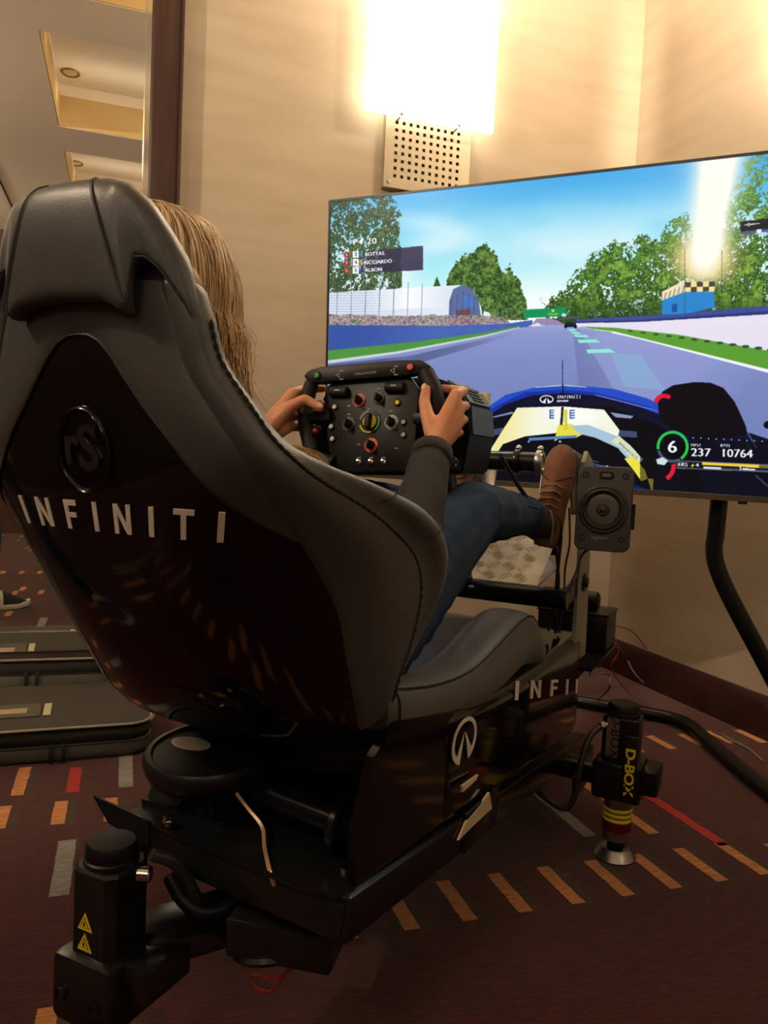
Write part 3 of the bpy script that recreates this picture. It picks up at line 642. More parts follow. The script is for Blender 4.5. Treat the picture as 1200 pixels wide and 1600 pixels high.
poly([(1000, 800), (1000, 690), (1420, 690), (1420, 800)], '06070c', 0.55)
poly([(935, 740), (1000, 760), (1040, 775), (940, 775)], '101c5c')
# maker's mark on the halo
def emblem_px(x, y, a):
    o = []
    poly(ell(x, y, a, a * .6, 36), 'f2f4fa'); poly(ell(x, y - .2, a * .82, a * .43, 36), '0a0d2a')
    poly([(x - a * .62, y + a * .42), (x - a * .2, y + a * .6), (x - .2, y - a * .28)], 'f2f4fa'); poly([(x + a * .62, y + a * .42), (x + a * .2, y + a * .6), (x + .2, y - a * .28)], 'f2f4fa')
    poly([(x - a * .2, y + a * .7), (x + a * .2, y + a * .7), (x, y - a * .2)], '0a0d2a')
emblem_px(854, 624, 11); write('INFINITI', 889, 620.5, 8, 'e8ecf6', 0.0, 1.0, 1.25, .03); poly([(870, 625.5), (888, 625), (888, 627.5), (870, 628)], 'c8d0e4')
# head-up display
arc(1051, 698, 25, 4.5, 170, 415, '28c850'); arc(1051, 698, 25, 4.5, 60, 165, '46566a'); write('6', 1050.5, 699, 27, 'f6f6fa', 0.02, 1.15, bold=.03)
poly([(1025, 718), (1035, 714), (1044, 720), (1038, 727), (1027, 725)], 'cfe0e8'); arc(1030, 728, 26, 7, -8, 60, 'e01c34')
write('MPH', 1087, 696, 7.5, 'e6e8ee', 0.03, 1, 1.1, .02); write('237', 1095, 707.5, 18, 'f6f6fa', 0.03, 1.15, 1.0, .03)
write('RPM', 1133, 696.5, 7.5, 'e6e8ee', 0.03, 1, 1.1, .02); write('10764', 1151, 709, 18, 'f6f6fa', 0.03, 1.12, 1.0, .03)
for k in range(22): poly(ell(1083 + 12 * k, 684 + .6 * k, 1.1, 1.1, 8), 'd8dce4')
poly([(1056, 719), (1300, 731), (1300, 742), (1058, 732)], '7a7a90'); poly([(1057, 720.5), (1300, 733), (1300, 740.5), (1059, 730.5)], '10121c')
write('ERS', 1067, 726, 9, 'f0f2f8', 0.04, 1.1, 1, .03); write('4', 1089.5, 727, 9, 'f0f2f8', 0.04, 1.1, 1, .03); poly([(1079, 729), (1084, 722), (1082, 726), (1085, 726), (1080, 733), (1082, 728)], 'f0dc3c')
poly([(1097, 722), (1186, 726.5), (1186, 731), (1097, 726.5)], 'f0d23c'); poly([(1186, 726.5), (1290, 732), (1290, 736), (1186, 731)], '7a6c2c'); poly([(1099, 729), (1127, 730.5), (1127, 733.5), (1099, 732)], 'e8eaf2'); poly([(1127, 730.8), (1290, 739), (1290, 741), (1127, 733)], '3c3e4c'); line((1157, 728), (1157, 735), 2, 'e8eaf2'); poly([(1160, 731.5), (1180, 732.5), (1180, 735), (1160, 734)], 'e8eaf2')
# race order
m = mask([(555, 394), (661, 384), (661, 422), (620, 424), (540, 428), (540, 400)])
paint(m, '2a2444', np.clip((XX - 545) / 60, 0, 0.88))
write('P4 20', 570, 377.5, 13, 'f6f6f8', -0.05, 1.15, 1.1, .03); line((570, 374), (570, 382), .8, 'c8c8d0')
for k, (n, nm, cc, w) in enumerate((('3', 'BOTTAS', '30b8a8', 27), ('4', 'RICCIARDO', 'f0b828', 36), ('5', 'ALBON', '2438c8', 24))):
    y = 397.5 + 12.4 * k
    poly(ell(541.5, y + .6, 4.4, 5, 20), 'a83040'); write('S', 541.5, y + .6, 6, 'f6f0f2', 0, 1, 1, .03)
    poly([(551, y - 5), (560.5, y - 5.6), (560.5, y + 5), (551, y + 5.6)], 'f4f2f6'); write(n, 555.8, y, 8, '3a3448', 0, 1, 1, .02)
    poly([(563.4, y - 4), (566, y - 4.2), (566, y + 4), (563.4, y + 4.2)], cc); write(nm, 570 + w * .57, y - .6, 8.2, 'f6f6f8', -0.07, 1.0, 1.0, .04)
line((549, 403), (549, 416), 1, 'e8e8f0')
poly([(1157, 346), (1420, 318), (1420, 336), (1157, 362)], '16121e', .92); poly([(1157, 362), (1420, 336), (1420, 342), (1157, 366)], '4a5a98'); poly([(1182, 358.5), (1190, 358), (1190, 363), (1182, 363.5)], 'e8ecf4')
line((1163, 351.5), (1187, 349), 1.6, 'e8e8f0'); poly(ell(1170, 351, 2.6, 2.6, 12), 'e8e8f0'); poly(ell(1170, 351, 1.2, 1.2, 8), '16121e')
for ax in (0, 1):                                  # the panel's slight softness
    IMG[:] = IMG * .5 + (np.roll(IMG, 1, ax) + np.roll(IMG, -1, ax)) * .25
im = bpy.data.images.new('race_picture', NW, NH)
px4 = np.ones((NH, NW, 4), np.float32); px4[..., :3] = np.clip(IMG, 0, 1)
im.pixels.foreach_set(px4.ravel()); im.update()
ms = bpy.data.materials.new('screen_picture'); ms.use_nodes = True
nt = ms.node_tree; b = nt.nodes['Principled BSDF']; ti_ = nt.nodes.new('ShaderNodeTexImage'); ti_.image = im; ti_.interpolation = 'Linear'
b.inputs['Base Color'].default_value = (0.006, 0.006, 0.008, 1); b.inputs['Roughness'].default_value = 0.25; b.inputs['Specular IOR Level'].default_value = 0.2; b.inputs['Emission Strength'].default_value = SCREEN
nt.links.new(ti_.outputs[0], b.inputs['Emission Color'])
tv = thing('television', 'large flat television showing a racing game, standing before the corner', 'television', TV_C - tu * TVH / 2)
zs_ = 0.0
scr = MB(); a0, a1, b0, b1 = -TVW / 2 + BZ, TVW / 2 - BZ, -TVH / 2 + .016, TVH / 2 - BZ
scr.add([tvp(a0, b0), tvp(a1, b0), tvp(a1, b1), tvp(a0, b1)], [(0, 1, 2, 3)])
so = build(scr, 'screen', ms, tv, angle=None, fix=False)
uvl = so.data.uv_layers.new(name='UVMap')
for li, uv in zip(range(4), ((0, 0), (1, 0), (1, 1), (0, 1))): uvl.data[li].uv = uv
def tvbox(mb, a0, a1, b0, b1, c0, c1):
    mb.add([tvp(a, b, c) for c in (c0, c1) for a, b in ((a0, b0), (a1, b0), (a1, b1), (a0, b1))], [(3, 2, 1, 0), (4, 5, 6, 7), (0, 1, 5, 4), (1, 2, 6, 5), (2, 3, 7, 6), (3, 0, 4, 7)])
    return mb
e = 0.004
build(tvbox(MB(), -TVW / 2, TVW / 2, TVH / 2 - BZ, TVH / 2, -.012, e), 'bezel', M['black_tv'], tv, angle=None)
build(tvbox(MB(), -TVW / 2, -TVW / 2 + BZ, -TVH / 2 + .016, TVH / 2 - BZ, -.012, e), 'bezel', M['black_tv'], tv, angle=None)
build(tvbox(MB(), TVW / 2 - BZ, TVW / 2, -TVH / 2 + .016, TVH / 2 - BZ, -.012, e), 'bezel', M['black_tv'], tv, angle=None)
bo = build(tvbox(MB(), -TVW / 2, TVW / 2, -TVH / 2, -TVH / 2 + .016, -.012, e + .002), 'bezel', M['bezel'], tv, angle=None); bo['label'] = 'bronze-coloured lower bezel'
build(tvbox(MB(), -TVW / 2 + .004, TVW / 2 - .004, -TVH / 2 + .004, TVH / 2 - .004, -.03, -.0005).add([], []), 'back_panel', M['black_tv'], tv, angle=None)
build(tvbox(MB(), -.5, .5, -.40, .25, -.055, -.03), 'electronics_cover', M['black_tv'], tv, angle=None)
sa, sb = tv_of(1160, 786)
build(tvbox(MB(), sa - .012, sa + .012, -TVH / 2 - .008, -TVH / 2, -.02, 0), 'remote_sensor', M['black_tv'], tv, angle=None)

def rig_path(pts, k=8): return [V(p) for p in crom(pts, k)]
st = thing('television_stand', 'black bent-tube floor stand carrying the television', 'stand', (0.087, 1.5, 0.0), rig=True)
def side_tube(s):
    c = 0.087
    pts = [(.551, 1.11, 1.45), (.550, 1.11, 1.1), (.548, 1.11, .93), (.545, 1.11, .80), (.543, 1.11, .745), (.556, 1.11, .69), (.60, 1.11, .60), (.705, 1.11, .42), (.83, 1.11, .205), (.905, 1.10, .085), (.935, 1.07, .035), (.96, 1.0, .026), (1.02, .80, .026)]
    return rig_path([(c + s * (p[0] - c), p[1], p[2]) for p in pts], 6)
for s in (1, -1): build(MB().tube(side_tube(s), 0.0245, 16), 'upright_tube', M['satin'], st)
base = [(.98, .75, .026), (.734, 1.198, .026), (.60, 1.46, .026), (.52, 1.62, .026), (.468, 1.72, .026), (.40, 1.775, .026), (.30, 1.785, .026), (.10, 1.78, .026), (-.1, 1.785, .026), (-.20, 1.77, .026), (-.28, 1.72, .026), (-.34, 1.62, .026), (-.56, 1.198, .026), (-.80, .75, .026)]
build(MB().tube(rig_path(base, 6), 0.0245, 16), 'base_tube', M['satin'], st)
build(MB().beam((-.40, 1.10, 1.33), (.57, 1.10, 1.33), .03, .08), 'mounting_rail', M['satin'], st)
for x in (-.15, .32): build(MB().beam((x, 1.075, 1.15), (x, 1.075, 1.5), .012, .04, up=(0, 1, 0)), 'mounting_bracket', M['satin'], st)

# ------------------------------------------------------------------ soft equipment cases on the floor
def case(name, label, loc, rot, w=1.15, d=0.50, h=0.115):
    o = thing(name, label, 'case', (0, 0, 0), 'soft equipment cases')
    def ring(z, ins, sag=0.0): return [V((x, y, z - sag * abs(x) * 0.08 + 0.004 * math.sin(x * 9 + y * 5) * (z > .05))) for x, y in rrect(w - 2 * ins, d - 2 * ins, 0.085 - ins * .3, 7)]
    build(MB().loft([ring(0.002, .014), ring(0.006, .006), ring(0.02, 0), ring(0.048, .0), ring(.052, .004)]), 'lower_shell', M['fabric_g'], o)
    build(MB().loft([ring(0.052, .012), ring(0.07, .004), ring(0.09, .008), ring(0.098, .016)]), 'zip_side', M['fabric_b'], o)
    lid = []
    for z, ins in ((0.096, .010), (0.100, .004), (0.107, .008), (0.111, .022), (0.113, .07)): lid.append(ring(z, ins))
    build(MB().loft(lid), 'lid', M['fabric'], o)
    build(MB().tube(ring(.1045, .0045), .0042, 6, closed=True), 'piping', M['piping'], o)
    build(MB().tube(ring(.051, .001), .003, 6, closed=True), 'zip', M['fabric_b'], o)
    # label pocket near the front edge, strip beside it, and a carrying strap on the front
    px_, py_ = w / 2 - .445, -d / 2 + 0.17
    pk = build(MB().prism(rrect(.21, .13, .008), (px_, py_, .1135), (1, 0, 0), (0, 1, 0), (0, 0, 1), .0022), 'label_pocket', M['pocket'], o)
    build(MB().prism(rrect(.12, .05, .002), (px_ + .005, py_ - .005, .1157), (1, 0, 0), (0, 1, 0), (0, 0, 1), .0008), 'card', M['card'], pk)
    build(MB().prism([(-.011, -.06), (.011, -.06), (.011, .06), (-.011, .06)], (px_ + .125, py_, .1137), (1, 0, 0), (0, 1, 0), (0, 0, 1), .002), 'pale_strip', M['strip'], o)
    for x in (w / 2 - .30, w / 2 - .265):
        build(MB().tube([(x, -d / 2 - .002, .058), (x, -d / 2 - .012, .045), (x, -d / 2 - .012, .012), (x, -d / 2 - .004, .004)], .006, 8), 'strap', M['fabric_b'], o)
    build(MB().tube([(w / 2 - .08, d / 2 - .12, .08), (w / 2 + .004, d / 2 - .14, .075), (w / 2 + .02, d / 2 - .24, .05), (w / 2 - .004, d / 2 - .30, .04)], .006, 8), 'side_strap', M['piping'], o)
    o.location = loc; o.rotation_euler = rot
    return o
case('soft_case', 'charcoal soft case with pale piping lying flat on the carpet', (-0.515, 2.725, 0.001), (0, 0, math.radians(2)), w=1.22)
case('soft_case', 'soft case propped at a slope between the flat case and the mirror', (-0.62, 3.075, 0.058), (math.radians(-18), 0, 0), w=1.2, d=0.25)

# ------------------------------------------------------------------ racing seat (rig coordinates: x right, y forward, z up)
# stations from top to base: centre of back (y, z), right front edge (x, y, z), squareness
ST = [
 (-.745, 1.200, .105, -.728, 1.190, .75),
 (-.748, 1.160, .125, -.722, 1.140, .72),
 (-.745, 1.100, .145, -.718, 1.085, .68),
 (-.742, 1.045, .158, -.710, 1.040, .64),
 (-.738, 1.000, .185, -.695, 1.000, .60),
 (-.732, 0.960, .212, -.675, 0.962, .56),
 (-.726, 0.925, .232, -.640, 0.945, .60),
 (-.718, 0.890, .246, -.575, 0.932, .64),
 (-.706, 0.855, .256, -.495, 0.915, .66),
 (-.690, 0.815, .260, -.415, 0.896, .66),
 (-.670, 0.775, .260, -.340, 0.862, .66),
 (-.645, 0.735, .258, -.315, 0.815, .66),
 (-.612, 0.690, .253, -.335, 0.765, .66),
 (-.575, 0.645, .248, -.375, 0.722, .66),
 (-.530, 0.600, .243, -.415, 0.688, .62),
 (-.490, 0.565, .236, -.435, 0.655, .64),
]
STC = crom(ST, 4)
def st_at(t):
    x = min(max(t, 0), 1) * (len(STC) - 1); i = min(int(x), len(STC) - 2); f = x - i
    return STC[i] * (1 - f) + STC[i + 1] * f
def shell_raw(t, a):                               # a in -1..1 across the back
    yc, zc, xr, yr, zr, e = st_at(t); s = 1 if a >= 0 else -1; ph = abs(a) * PI / 2
    sx = math.sin(ph) ** e if ph > 0 else 0; k = 1 - max(math.cos(ph), 0) ** e
    return V((s * xr * sx, yc + (yr - yc) * k, zc + (zr - zc) * k))
def shell(t, a, off=0.0):
    p = shell_raw(t, a)
    if off == 0: return p
    d = 0.012; sg = 1 if a >= 0 else -1
    aa = min(max(abs(a), 0.02), 0.985) * sg
    ta = shell_raw(t, aa + d * sg) - shell_raw(t, aa - d * sg); tt = shell_raw(min(t + .02, 1), aa) - shell_raw(max(t - .02, 0), aa)
    n = ta.cross(tt) * sg; n.normalize()
    if n.dot(V((sg * .6 * abs(a), -1.0 + abs(a) * .8, -.15))) < 0: n = -n
    return p + n * off
seat = thing('racing_seat', 'black racing bucket seat with glossy shell back, leather wings and headrest', 'seat', (0, -.45, .56), rig=True)
m = MB(); NT, NAA = 60, 48
m.grid(lambda i, j: shell(.10 + .90 * i, j * 2 - 1), NT, NAA)
m = modified(m, [('SOLIDIFY', dict(thickness=0.010, offset=0)), ])
build(m, 'seat_shell', M['gloss'], seat, angle=50)
# raised glossy spine panel edges (mouldings on the back)
def on_back(px, py):                               # where a sight line meets the back of the shell
    t, a, st_ = .5, 0.0, .5
    while st_ > .002:
        best = None
        for i in range(-4, 5):
            for j in range(-4, 5):
                tt, aa = min(max(t + i * st_ / 4, 0), 1), min(max(a + 2 * j * st_ / 4, -.98), .98)
                q = to_world(shell(tt, aa)) - C_O; d = q.dot(C_F)
                e2 = (600 + F_PX * q.dot(C_R) / d - px) ** 2 + (800 - F_PX * q.dot(C_U) / d - py) ** 2
                e2 += 3000 * d + (1e6 if abs(aa) > .8 else 0)
                if best is None or e2 < best[0]: best = (e2, tt, aa)
        t, a = best[1], best[2]; st_ *= .5
    return t, a
# padded side wings: a closed section following the rim
def wing(s):
    rings = []
    T0, T1 = 0.09, 1.0
    for i in range(57):
        t = T0 + (T1 - T0) * i / 56
        k = min(1, i / 5, ); k = math.sin(k * PI / 2)
        w = np.interp(t, [.07, .2, .35, .5, .62, .72, .85, 1.0], [.010, .016, .026, .032, .038, .040, .036, .026]) * (0.5 + .5 * k)
        a0 = np.interp(t, [.07, .2, .32, .45, .55, .65, .8, 1.0], [.50, .55, .58, .56, .55, .55, .58, .66])
        sec = []
        ao = float(np.interp(t, [.09, .3, .45, .6, .75, .9, 1.0], [.99, .97, .93, .92, .94, .97, .99]))
        for a in np.linspace(a0, ao, 7): sec.append(shell(t, s * a, 0.006 + .010 * min(1, (a - a0) / .2)))
        o = shell(t, s * ao, 0.016); inn = shell(t, s, -(2 * w)); mid = (o + inn) / 2; ax = (o - mid)
        f = shell(t, s) - shell(t, s * .93); f -= ax * (f.dot(ax) / ax.length_squared); f.normalize()
        for an in np.linspace(0, PI, 9)[1:-1]:
            ca, sa = math.cos(an), math.sin(an)
            sq = 0.72
            sec.append(mid + ax * (abs(ca) ** sq * (1 if ca > 0 else -1)) + f * (w * float(np.interp(t, [.3, .45, .6, .75, .9], [.75, 1.2, 1.45, 1.2, .75])) * abs(sa) ** sq))
        for a in np.linspace(1.0, a0 + .05, 6): sec.append(shell(t, s * a, -2 * w * (0.55 + .45 * (a - a0) / (1 - a0))))
        rings.append(sec)
    return rings
for s in (1, -1):
    rg = wing(s)
    m = MB().loft(rg)
    m = modified(m, [('SUBSURF', dict(levels=1))])
    wo = build(m, 'side_wing', M['leather'], seat, angle=180)
    wo['label'] = 'padded leather side wing'
    # top stitching along the outer edge of the pad
    edge = [(r[5] * .5 + r[6] * .5) for r in rg]
    sm = MB()
    line_ = [p + (p - (r[9])).normalized() * .0025 for p, r in zip(edge, rg)]
    pts = rig_path([tuple(p) for p in line_[3:]], 4)
    sm.tube(pts, .0013, 5)
    acc = 0
    for i in range(len(pts) - 1):
        acc += (pts[i + 1] - pts[i]).length
        if acc > .009 and (pts[i + 1] - pts[i]).length > 1e-5:
            acc = 0; d = (pts[i + 1] - pts[i]).normalized(); sm.tube([pts[i] - d * .0028, pts[i] + d * .0028], .0021, 5)
    build(sm, 'stitching', M['fabric_b'], wo)
    for ks in (27, 34):                           # cross seams
        r = rg[ks]; sm = MB(); sm.tube([p + (p - (r[9] + r[2]) / 2).normalized() * .0006 for p in r[6:15]], .0013, 5)
        build(sm, 'cross_seam', M['fabric_b'], wo)
# back cushion and seat cushion
m = MB(); m.grid(lambda i, j: shell(.12 + .86 * i, (j * 2 - 1) * .62, -.016 - .034 * math.sin(PI * min(max(i, .05), .95)) ** .5 * math.sin(PI * min(max(j, .04), .96)) ** .4), 40, 24)
build(modified(m, [('SOLIDIFY', dict(thickness=.012, offset=1))]), 'back_cushion', M['leather'], seat, angle=180)
m = MB()
def cush(i, j):
    y = -.34 + .74 * i; x = (j * 2 - 1) * .18; z = .555 + .045 * math.sin(PI * min(1, i * .7 + .1)) - .055 * (1 - i) * (1 - abs(x) * 2) + .03 * i - .02 * math.cos(x * 6)
    return V((x, y, z))
m.grid(cush, 24, 16)
build(modified(m, [('SOLIDIFY', dict(thickness=.05, offset=-1)), ('SUBSURF', dict(levels=1))]), 'seat_cushion', M['leather'], seat, angle=180)
# padded thigh supports either side
def thigh(s):
    st_ = [(-.425, .650, .030, .030), (-.405, .648, .042, .036), (-.33, .632, .050, .042), (-.22, .612, .054, .044), (-.10, .600, .056, .046), (0.0, .603, .058, .050), (.10, .618, .062, .056), (.20, .634, .066, .060), (.28, .644, .068, .062), (.34, .640, .068, .064), (.385, .615, .062, .066), (.41, .575, .05, .058), (.42, .545, .03, .04)]
    rings = []
    for y, zt, w, h in [tuple(v) for v in crom(st_, 3)]:
        sec = []
        xo = .236
        for an in np.linspace(0, 2 * PI, 20, endpoint=False):
            ca, sa = math.cos(an), math.sin(an); q = .7
            zz = zt - h * 1.05 + h * abs(sa) ** q * (1 if sa > 0 else -1.15)
            sec.append(V((s * (xo - w + w * abs(ca) ** q * (1 if ca > 0 else -1)), y + (-(zz - zt) * .12), zz)))
        rings.append(sec)
    return rings
for s in (1, -1):
    rg = thigh(s)
    to = build(modified(MB().loft(rg), [('SUBSURF', dict(levels=1))]), 'thigh_support', M['leather'], seat, angle=180)
    to['label'] = 'padded leather thigh support'
    pts = [r[3] * .6 + r[2] * .4 + V((s * .0012, 0, .0012)) for r in rg[3:-4]]
    sm = MB().tube(pts, .0013, 5)
    for i in range(1, len(pts) - 1):
        d = (pts[i + 1] - pts[i]).normalized(); L = (pts[i + 1] - pts[i]).length
        for k in range(max(1, int(L / .009))): q = pts[i] + d * (k * .009); sm.tube([q - d * .0026, q + d * .0026], .0019, 5)
    build(sm, 'stitching', M['fabric_b'], to)
    sm = MB(); r = rg[4]; c = sum(r, V((0, 0, 0))) / len(r)
    sm.tube([p + (p - c).normalized() * .001 for p in r], .0015, 5, closed=True); build(sm, 'cross_seam', M['fabric_b'], to)
# headrest: padded cap over the top, notched at the sides
def hr_u(u, k=0.0):                                # plan curve of the cap
    s = 1 if u >= 0 else -1; ph = abs(u) * PI / 2
    return s * (.160 - k) * math.sin(ph) ** .78, -.778 + k + (.058 - k * .2) * (1 - math.cos(ph) ** .85)
def hr_zb(u):
    a = abs(u)
    return float(np.interp(a, [0, .2, .28, .325, .355, .38, .42, .50, .60, .72, .86, .96, 1.0], [1.105, 1.100, 1.090, 1.086, 1.100, 1.125, 1.141, 1.142, 1.130, 1.102, 1.062, 1.040, 1.045]))
def hr_zt(u):
    a = abs(u); return float(np.interp(a, [0, .3, .5, .7, .85, 1.0], [1.236, 1.234, 1.226, 1.206, 1.180, 1.150]))
def hr(i, j):
    u = i * 2 - 1; x, y = hr_u(u); zb, zt = hr_zb(u), hr_zt(u)
    v = min(1, j / .72)
    z = zb + (zt - zb) * math.sin(v * PI / 2) ** .9 if j <= .72 else zt
    bulge = .012 * math.sin(PI * v) * (1 - .4 * abs(u))
    lean = (z - 1.10) * .12 * (1 - abs(u))
    x *= float(np.interp(z, [1.03, 1.10, 1.15, 1.20, 1.24], [1.02, .97, .86, .74, .64]))
    p = V((x, y - bulge + lean * .6, z))
    if v > .55: # roll over the top, forwards and inwards
        q = (v - .55) / .45; p += V((-x * .12 * q * q, .022 * q * q * (1 - .5 * abs(u)), 0))
    if j > .72:
        q = (j - .72) / .28; x2, y2 = hr_u(u * .96, .02)
        p = p.lerp(V((x2 * .60, y2 + .075 * (1 - abs(u)) + .0, zt - .05 * q - .02)), math.sin(q * PI / 2))
    return p
m = MB(); m.grid(hr, 96, 36)
m = modified(m, [('SOLIDIFY', dict(thickness=.030, offset=-1)), ('SMOOTH', dict(iterations=3, factor=.5)), ('SUBSURF', dict(levels=1))])
ho = build(m, 'headrest', M['leather'], seat, angle=180); ho['label'] = 'padded leather headrest with side ears'
def hr_seam(us, js):
    pts = [hr((u + 1) / 2, j) for u, j in zip(us, js)]
    return [p + V((0, -.0016, 0)) + (V((p.x, 0, 0)).normalized() * .0008 if abs(p.x) > 1e-4 else V((0, 0, 0))) for p in pts]
for s in (1, -1):
    us = np.linspace(.16, .318, 18) * s; js = np.interp(np.linspace(0, 1, 18), [0, .12, 1], [.70, .56, .03])
    build(MB().tube(hr_seam(us, js), .0009, 5).tube(hr_seam(us + .010 * s, js), .0007, 5), 'seam', M['leather_grey'], ho)
    us = np.linspace(.43, .74, 20) * s; js = np.full(20, .02)
    build(MB().tube(hr_seam(us, js), .0012, 5), 'seam', M['fabric_b'], ho)
# harness opening: dark slot between shell and headrest
for s in (1, -1):
    pts = [shell(t, s * a, .001) for t, a in ((.14, .45), (.14, .7), (.19, .78), (.23, .7), (.22, .5))]
    m = MB(); c = sum(pts, V((0, 0, 0))) / 5; d = V((0, -.003, 0))
    m.add([p + d for p in pts] + [p - d for p in pts], [(0, 1, 2, 3, 4), (9, 8, 7, 6, 5)] + [(i, (i + 1) % 5, 5 + (i + 1) % 5, 5 + i) for i in range(5)])
    build(m, 'harness_slot', M['fabric_b'], seat)
# leather border across the top of the back, framing the glossy panel
def t_of_z(a, z):
    t0, t1 = 0.0, 1.0
    for _ in range(14):
        t = (t0 + t1) / 2
        if shell_raw(t, a).z > z: t0 = t
        else: t1 = t
    return t
def arch_a(i):
    q = i * 2 - 1; e = .62
    return math.copysign(math.asin(min(1, (abs(q) * math.sin(.74 * PI / 2) ** e) ** (1 / e))) * 2 / PI, q)
_low = []
for i in range(65):
    a = arch_a(i / 64); _low.append(t_of_z(a, float(np.interp(abs(shell_raw(.42, a).x), [0, .03, .055, .08, .10, .12, .135, .15, .17, .19, .22], [1.076, 1.0745, 1.067, 1.049, 1.022, .985, .955, .930, .905, .880, .84]))))
def border(i, j):
    a = arch_a(i); low = _low[int(round(i * 64))]
    return shell(.10 + (low - .10) * j, a, .0055 * math.sin(PI * min(max(j, .02), .98)) ** .35 + .001)
m = MB(); m.grid(border, 64, 20)
bo = build(modified(m, [('SOLIDIFY', dict(thickness=.004, offset=0))]), 'back_border', M['leather'], seat, angle=60)
ed = [border(i / 64, 1.0) + V((0, -.002, 0)) for i in range(65)]
build(MB().tube(ed, .0022, 6), 'edge_piping', M['plastic'], bo)
# raised roundel with letters, and the maker's name
def back_frame(t, a):
    o = shell(t, a); u = (shell(t, a + .02) - shell(t, a - .02)).normalized(); v = (shell(t - .02, a) - shell(t + .02, a)).normalized(); n = u.cross(v).normalized()
    if n.y > 0: n = -n
    return o, u, v, n
def back_xz(x, z):                                 # shell parameters at a given position across and up
    sg = 1 if x >= 0 else -1; lo, hi = 0.0, .99; t = .4
    for _ in range(15):
        a = (lo + hi) / 2; t0, t1 = 0.0, 1.0
        for _ in range(11):
            t = (t0 + t1) / 2
            if shell_raw(t, a * sg).z > z: t0 = t
            else: t1 = t
        if shell_raw(t, a * sg).x * sg < abs(x): lo = a
        else: hi = a
    return t, a * sg
def back_pt(x, z, h):
    t, a = back_xz(x, z); return shell(t, a, h)
lt, la = on_back(141, 703); rc_ = shell(lt, la)
def curved(pu, pv, h): return back_pt(rc_.x + pu, rc_.z + pv, .005 + h)
def disc_pt(r, an, h): return curved(.0385 * r * math.cos(an), .049 * r * math.sin(an), h)
em = MB()
em.loft([[disc_pt(r, an, h) for an in np.linspace(0, 2 * PI, 40, endpoint=False)] for r, h in ((1.0, -.001), (.985, .0045), (.93, .006), (.90, .0045), (.88, .0015), (.5, .002), (.02, .002))])
ro_ = build(em, 'roundel', M['gloss'], seat, angle=60)
def raised(txt, cu, cv, size, sq=1.0):
    vs, ts = text_tris(txt, 1.0, .02); m = MB(); k = len(vs)
    bot = [curved(cu + a * size * sq, cv + b * size, .001) for a, b in vs]
    m.add(bot + [p + V((0, -.0045, 0)) for p in bot], [tuple(k + i for i in t) for t in ts])
    ec = {}
    for t in ts:
        for q in range(3): e_ = (t[q], t[(q + 1) % 3]); ec[tuple(sorted(e_))] = ec.get(tuple(sorted(e_)), 0) + 1
    m.f += [(a, b, b + k, a + k) for (a, b), c in ec.items() if c == 1]; m.m = [0] * len(m.f)
    return m
build(raised('S', .009, 0, .070, 1.0), 'raised_letter', M['relief'], ro_, angle=30)
build(raised('r', -.017, .004, .066, .9), 'raised_letter', M['relief'], ro_, angle=30)
G0 = .80; capH = .0335
tw = word_width('INFINITI', G0)
nx0 = shell(*on_back(45, 795)).x - .004; nx1 = shell(*on_back(352, 826)).x + .002; nz = shell(*on_back(235, 825)).z - capH / 2
def name_pt(uu, vv, h): return back_pt(nx0 + (nx1 - nx0) * uu / tw + (vv - .5) * capH * (-.05 + .40 * uu / tw), nz + .009 + vv * capH, .0056 + h * .0012)
letters('INFINITI', name_pt, G0, M['white'], seat)

# ------------------------------------------------------------------ rig chassis
ch = thing('simulator_frame', 'long black rig frame with glossy body shell, rails and uprights under the seat', 'rig', (0, .15, .19), rig=True)
BT = [(-.305, .40, .52, .14), (-.295, .385, .545, .18), (-.27, .372, .56, .215), (-.22, .355, .565, .238), (-.12, .34, .548, .245), (-.05, .33, .538, .246), (.15, .305, .518, .246), (.40, .275, .512, .246), (.62, .25, .512, .246), (.74, .237, .512, .245), (.80, .232, .511, .238), (.84, .230, .508, .220), (.865, .232, .50, .185), (.878, .24, .49, .13)]
def body_section(y, zb, zt, hw):
    sec = []
    for x, z in rrect(2 * hw, zt - zb, .028, 5): sec.append(V((x, y, (zb + zt) / 2 + z - .010 * (1 - abs(x) / hw) * (z > 0))))
    return sec
m = MB().loft([body_section(*b) for b in [tuple(v) for v in crom(BT, 3)]])
body = build(m, 'body_shell', M['gloss'], ch, angle=30)
def body_hw(y): return float(np.interp(y, [b[0] for b in BT], [b[3] for b in BT]))
def side_pt(y, z, h):                              # on the right flank, running round the front corner
    if y <= .74: return V((.246 + .0008 + h, y, z))
    s = y - .74; A = min(s / .10, 1.5)
    return V((.246 - .095 * (1 - math.cos(A)) + (.0008 + h) * math.cos(A), .74 + .10 * math.sin(A) + (.0008 + h) * math.sin(A), z))
p0, p1 = rx(805, 1079, .247), rx(905, 1072, .247)
tw2 = word_width('INFINITI', .84); hgt = .040; L5 = (p1.y - p0.y) / (word_width('INFI', .84) + .84 + .4)
def bl(uu, vv, h):
    y = p0.y + uu * L5; z = p0.z + (p1.z - p0.z) * (y - p0.y) / (p1.y - p0.y) + (vv - .5) * hgt
    return side_pt(y, z, h * .0012)
letters('INFINITI', bl, .84, M['white'], body)
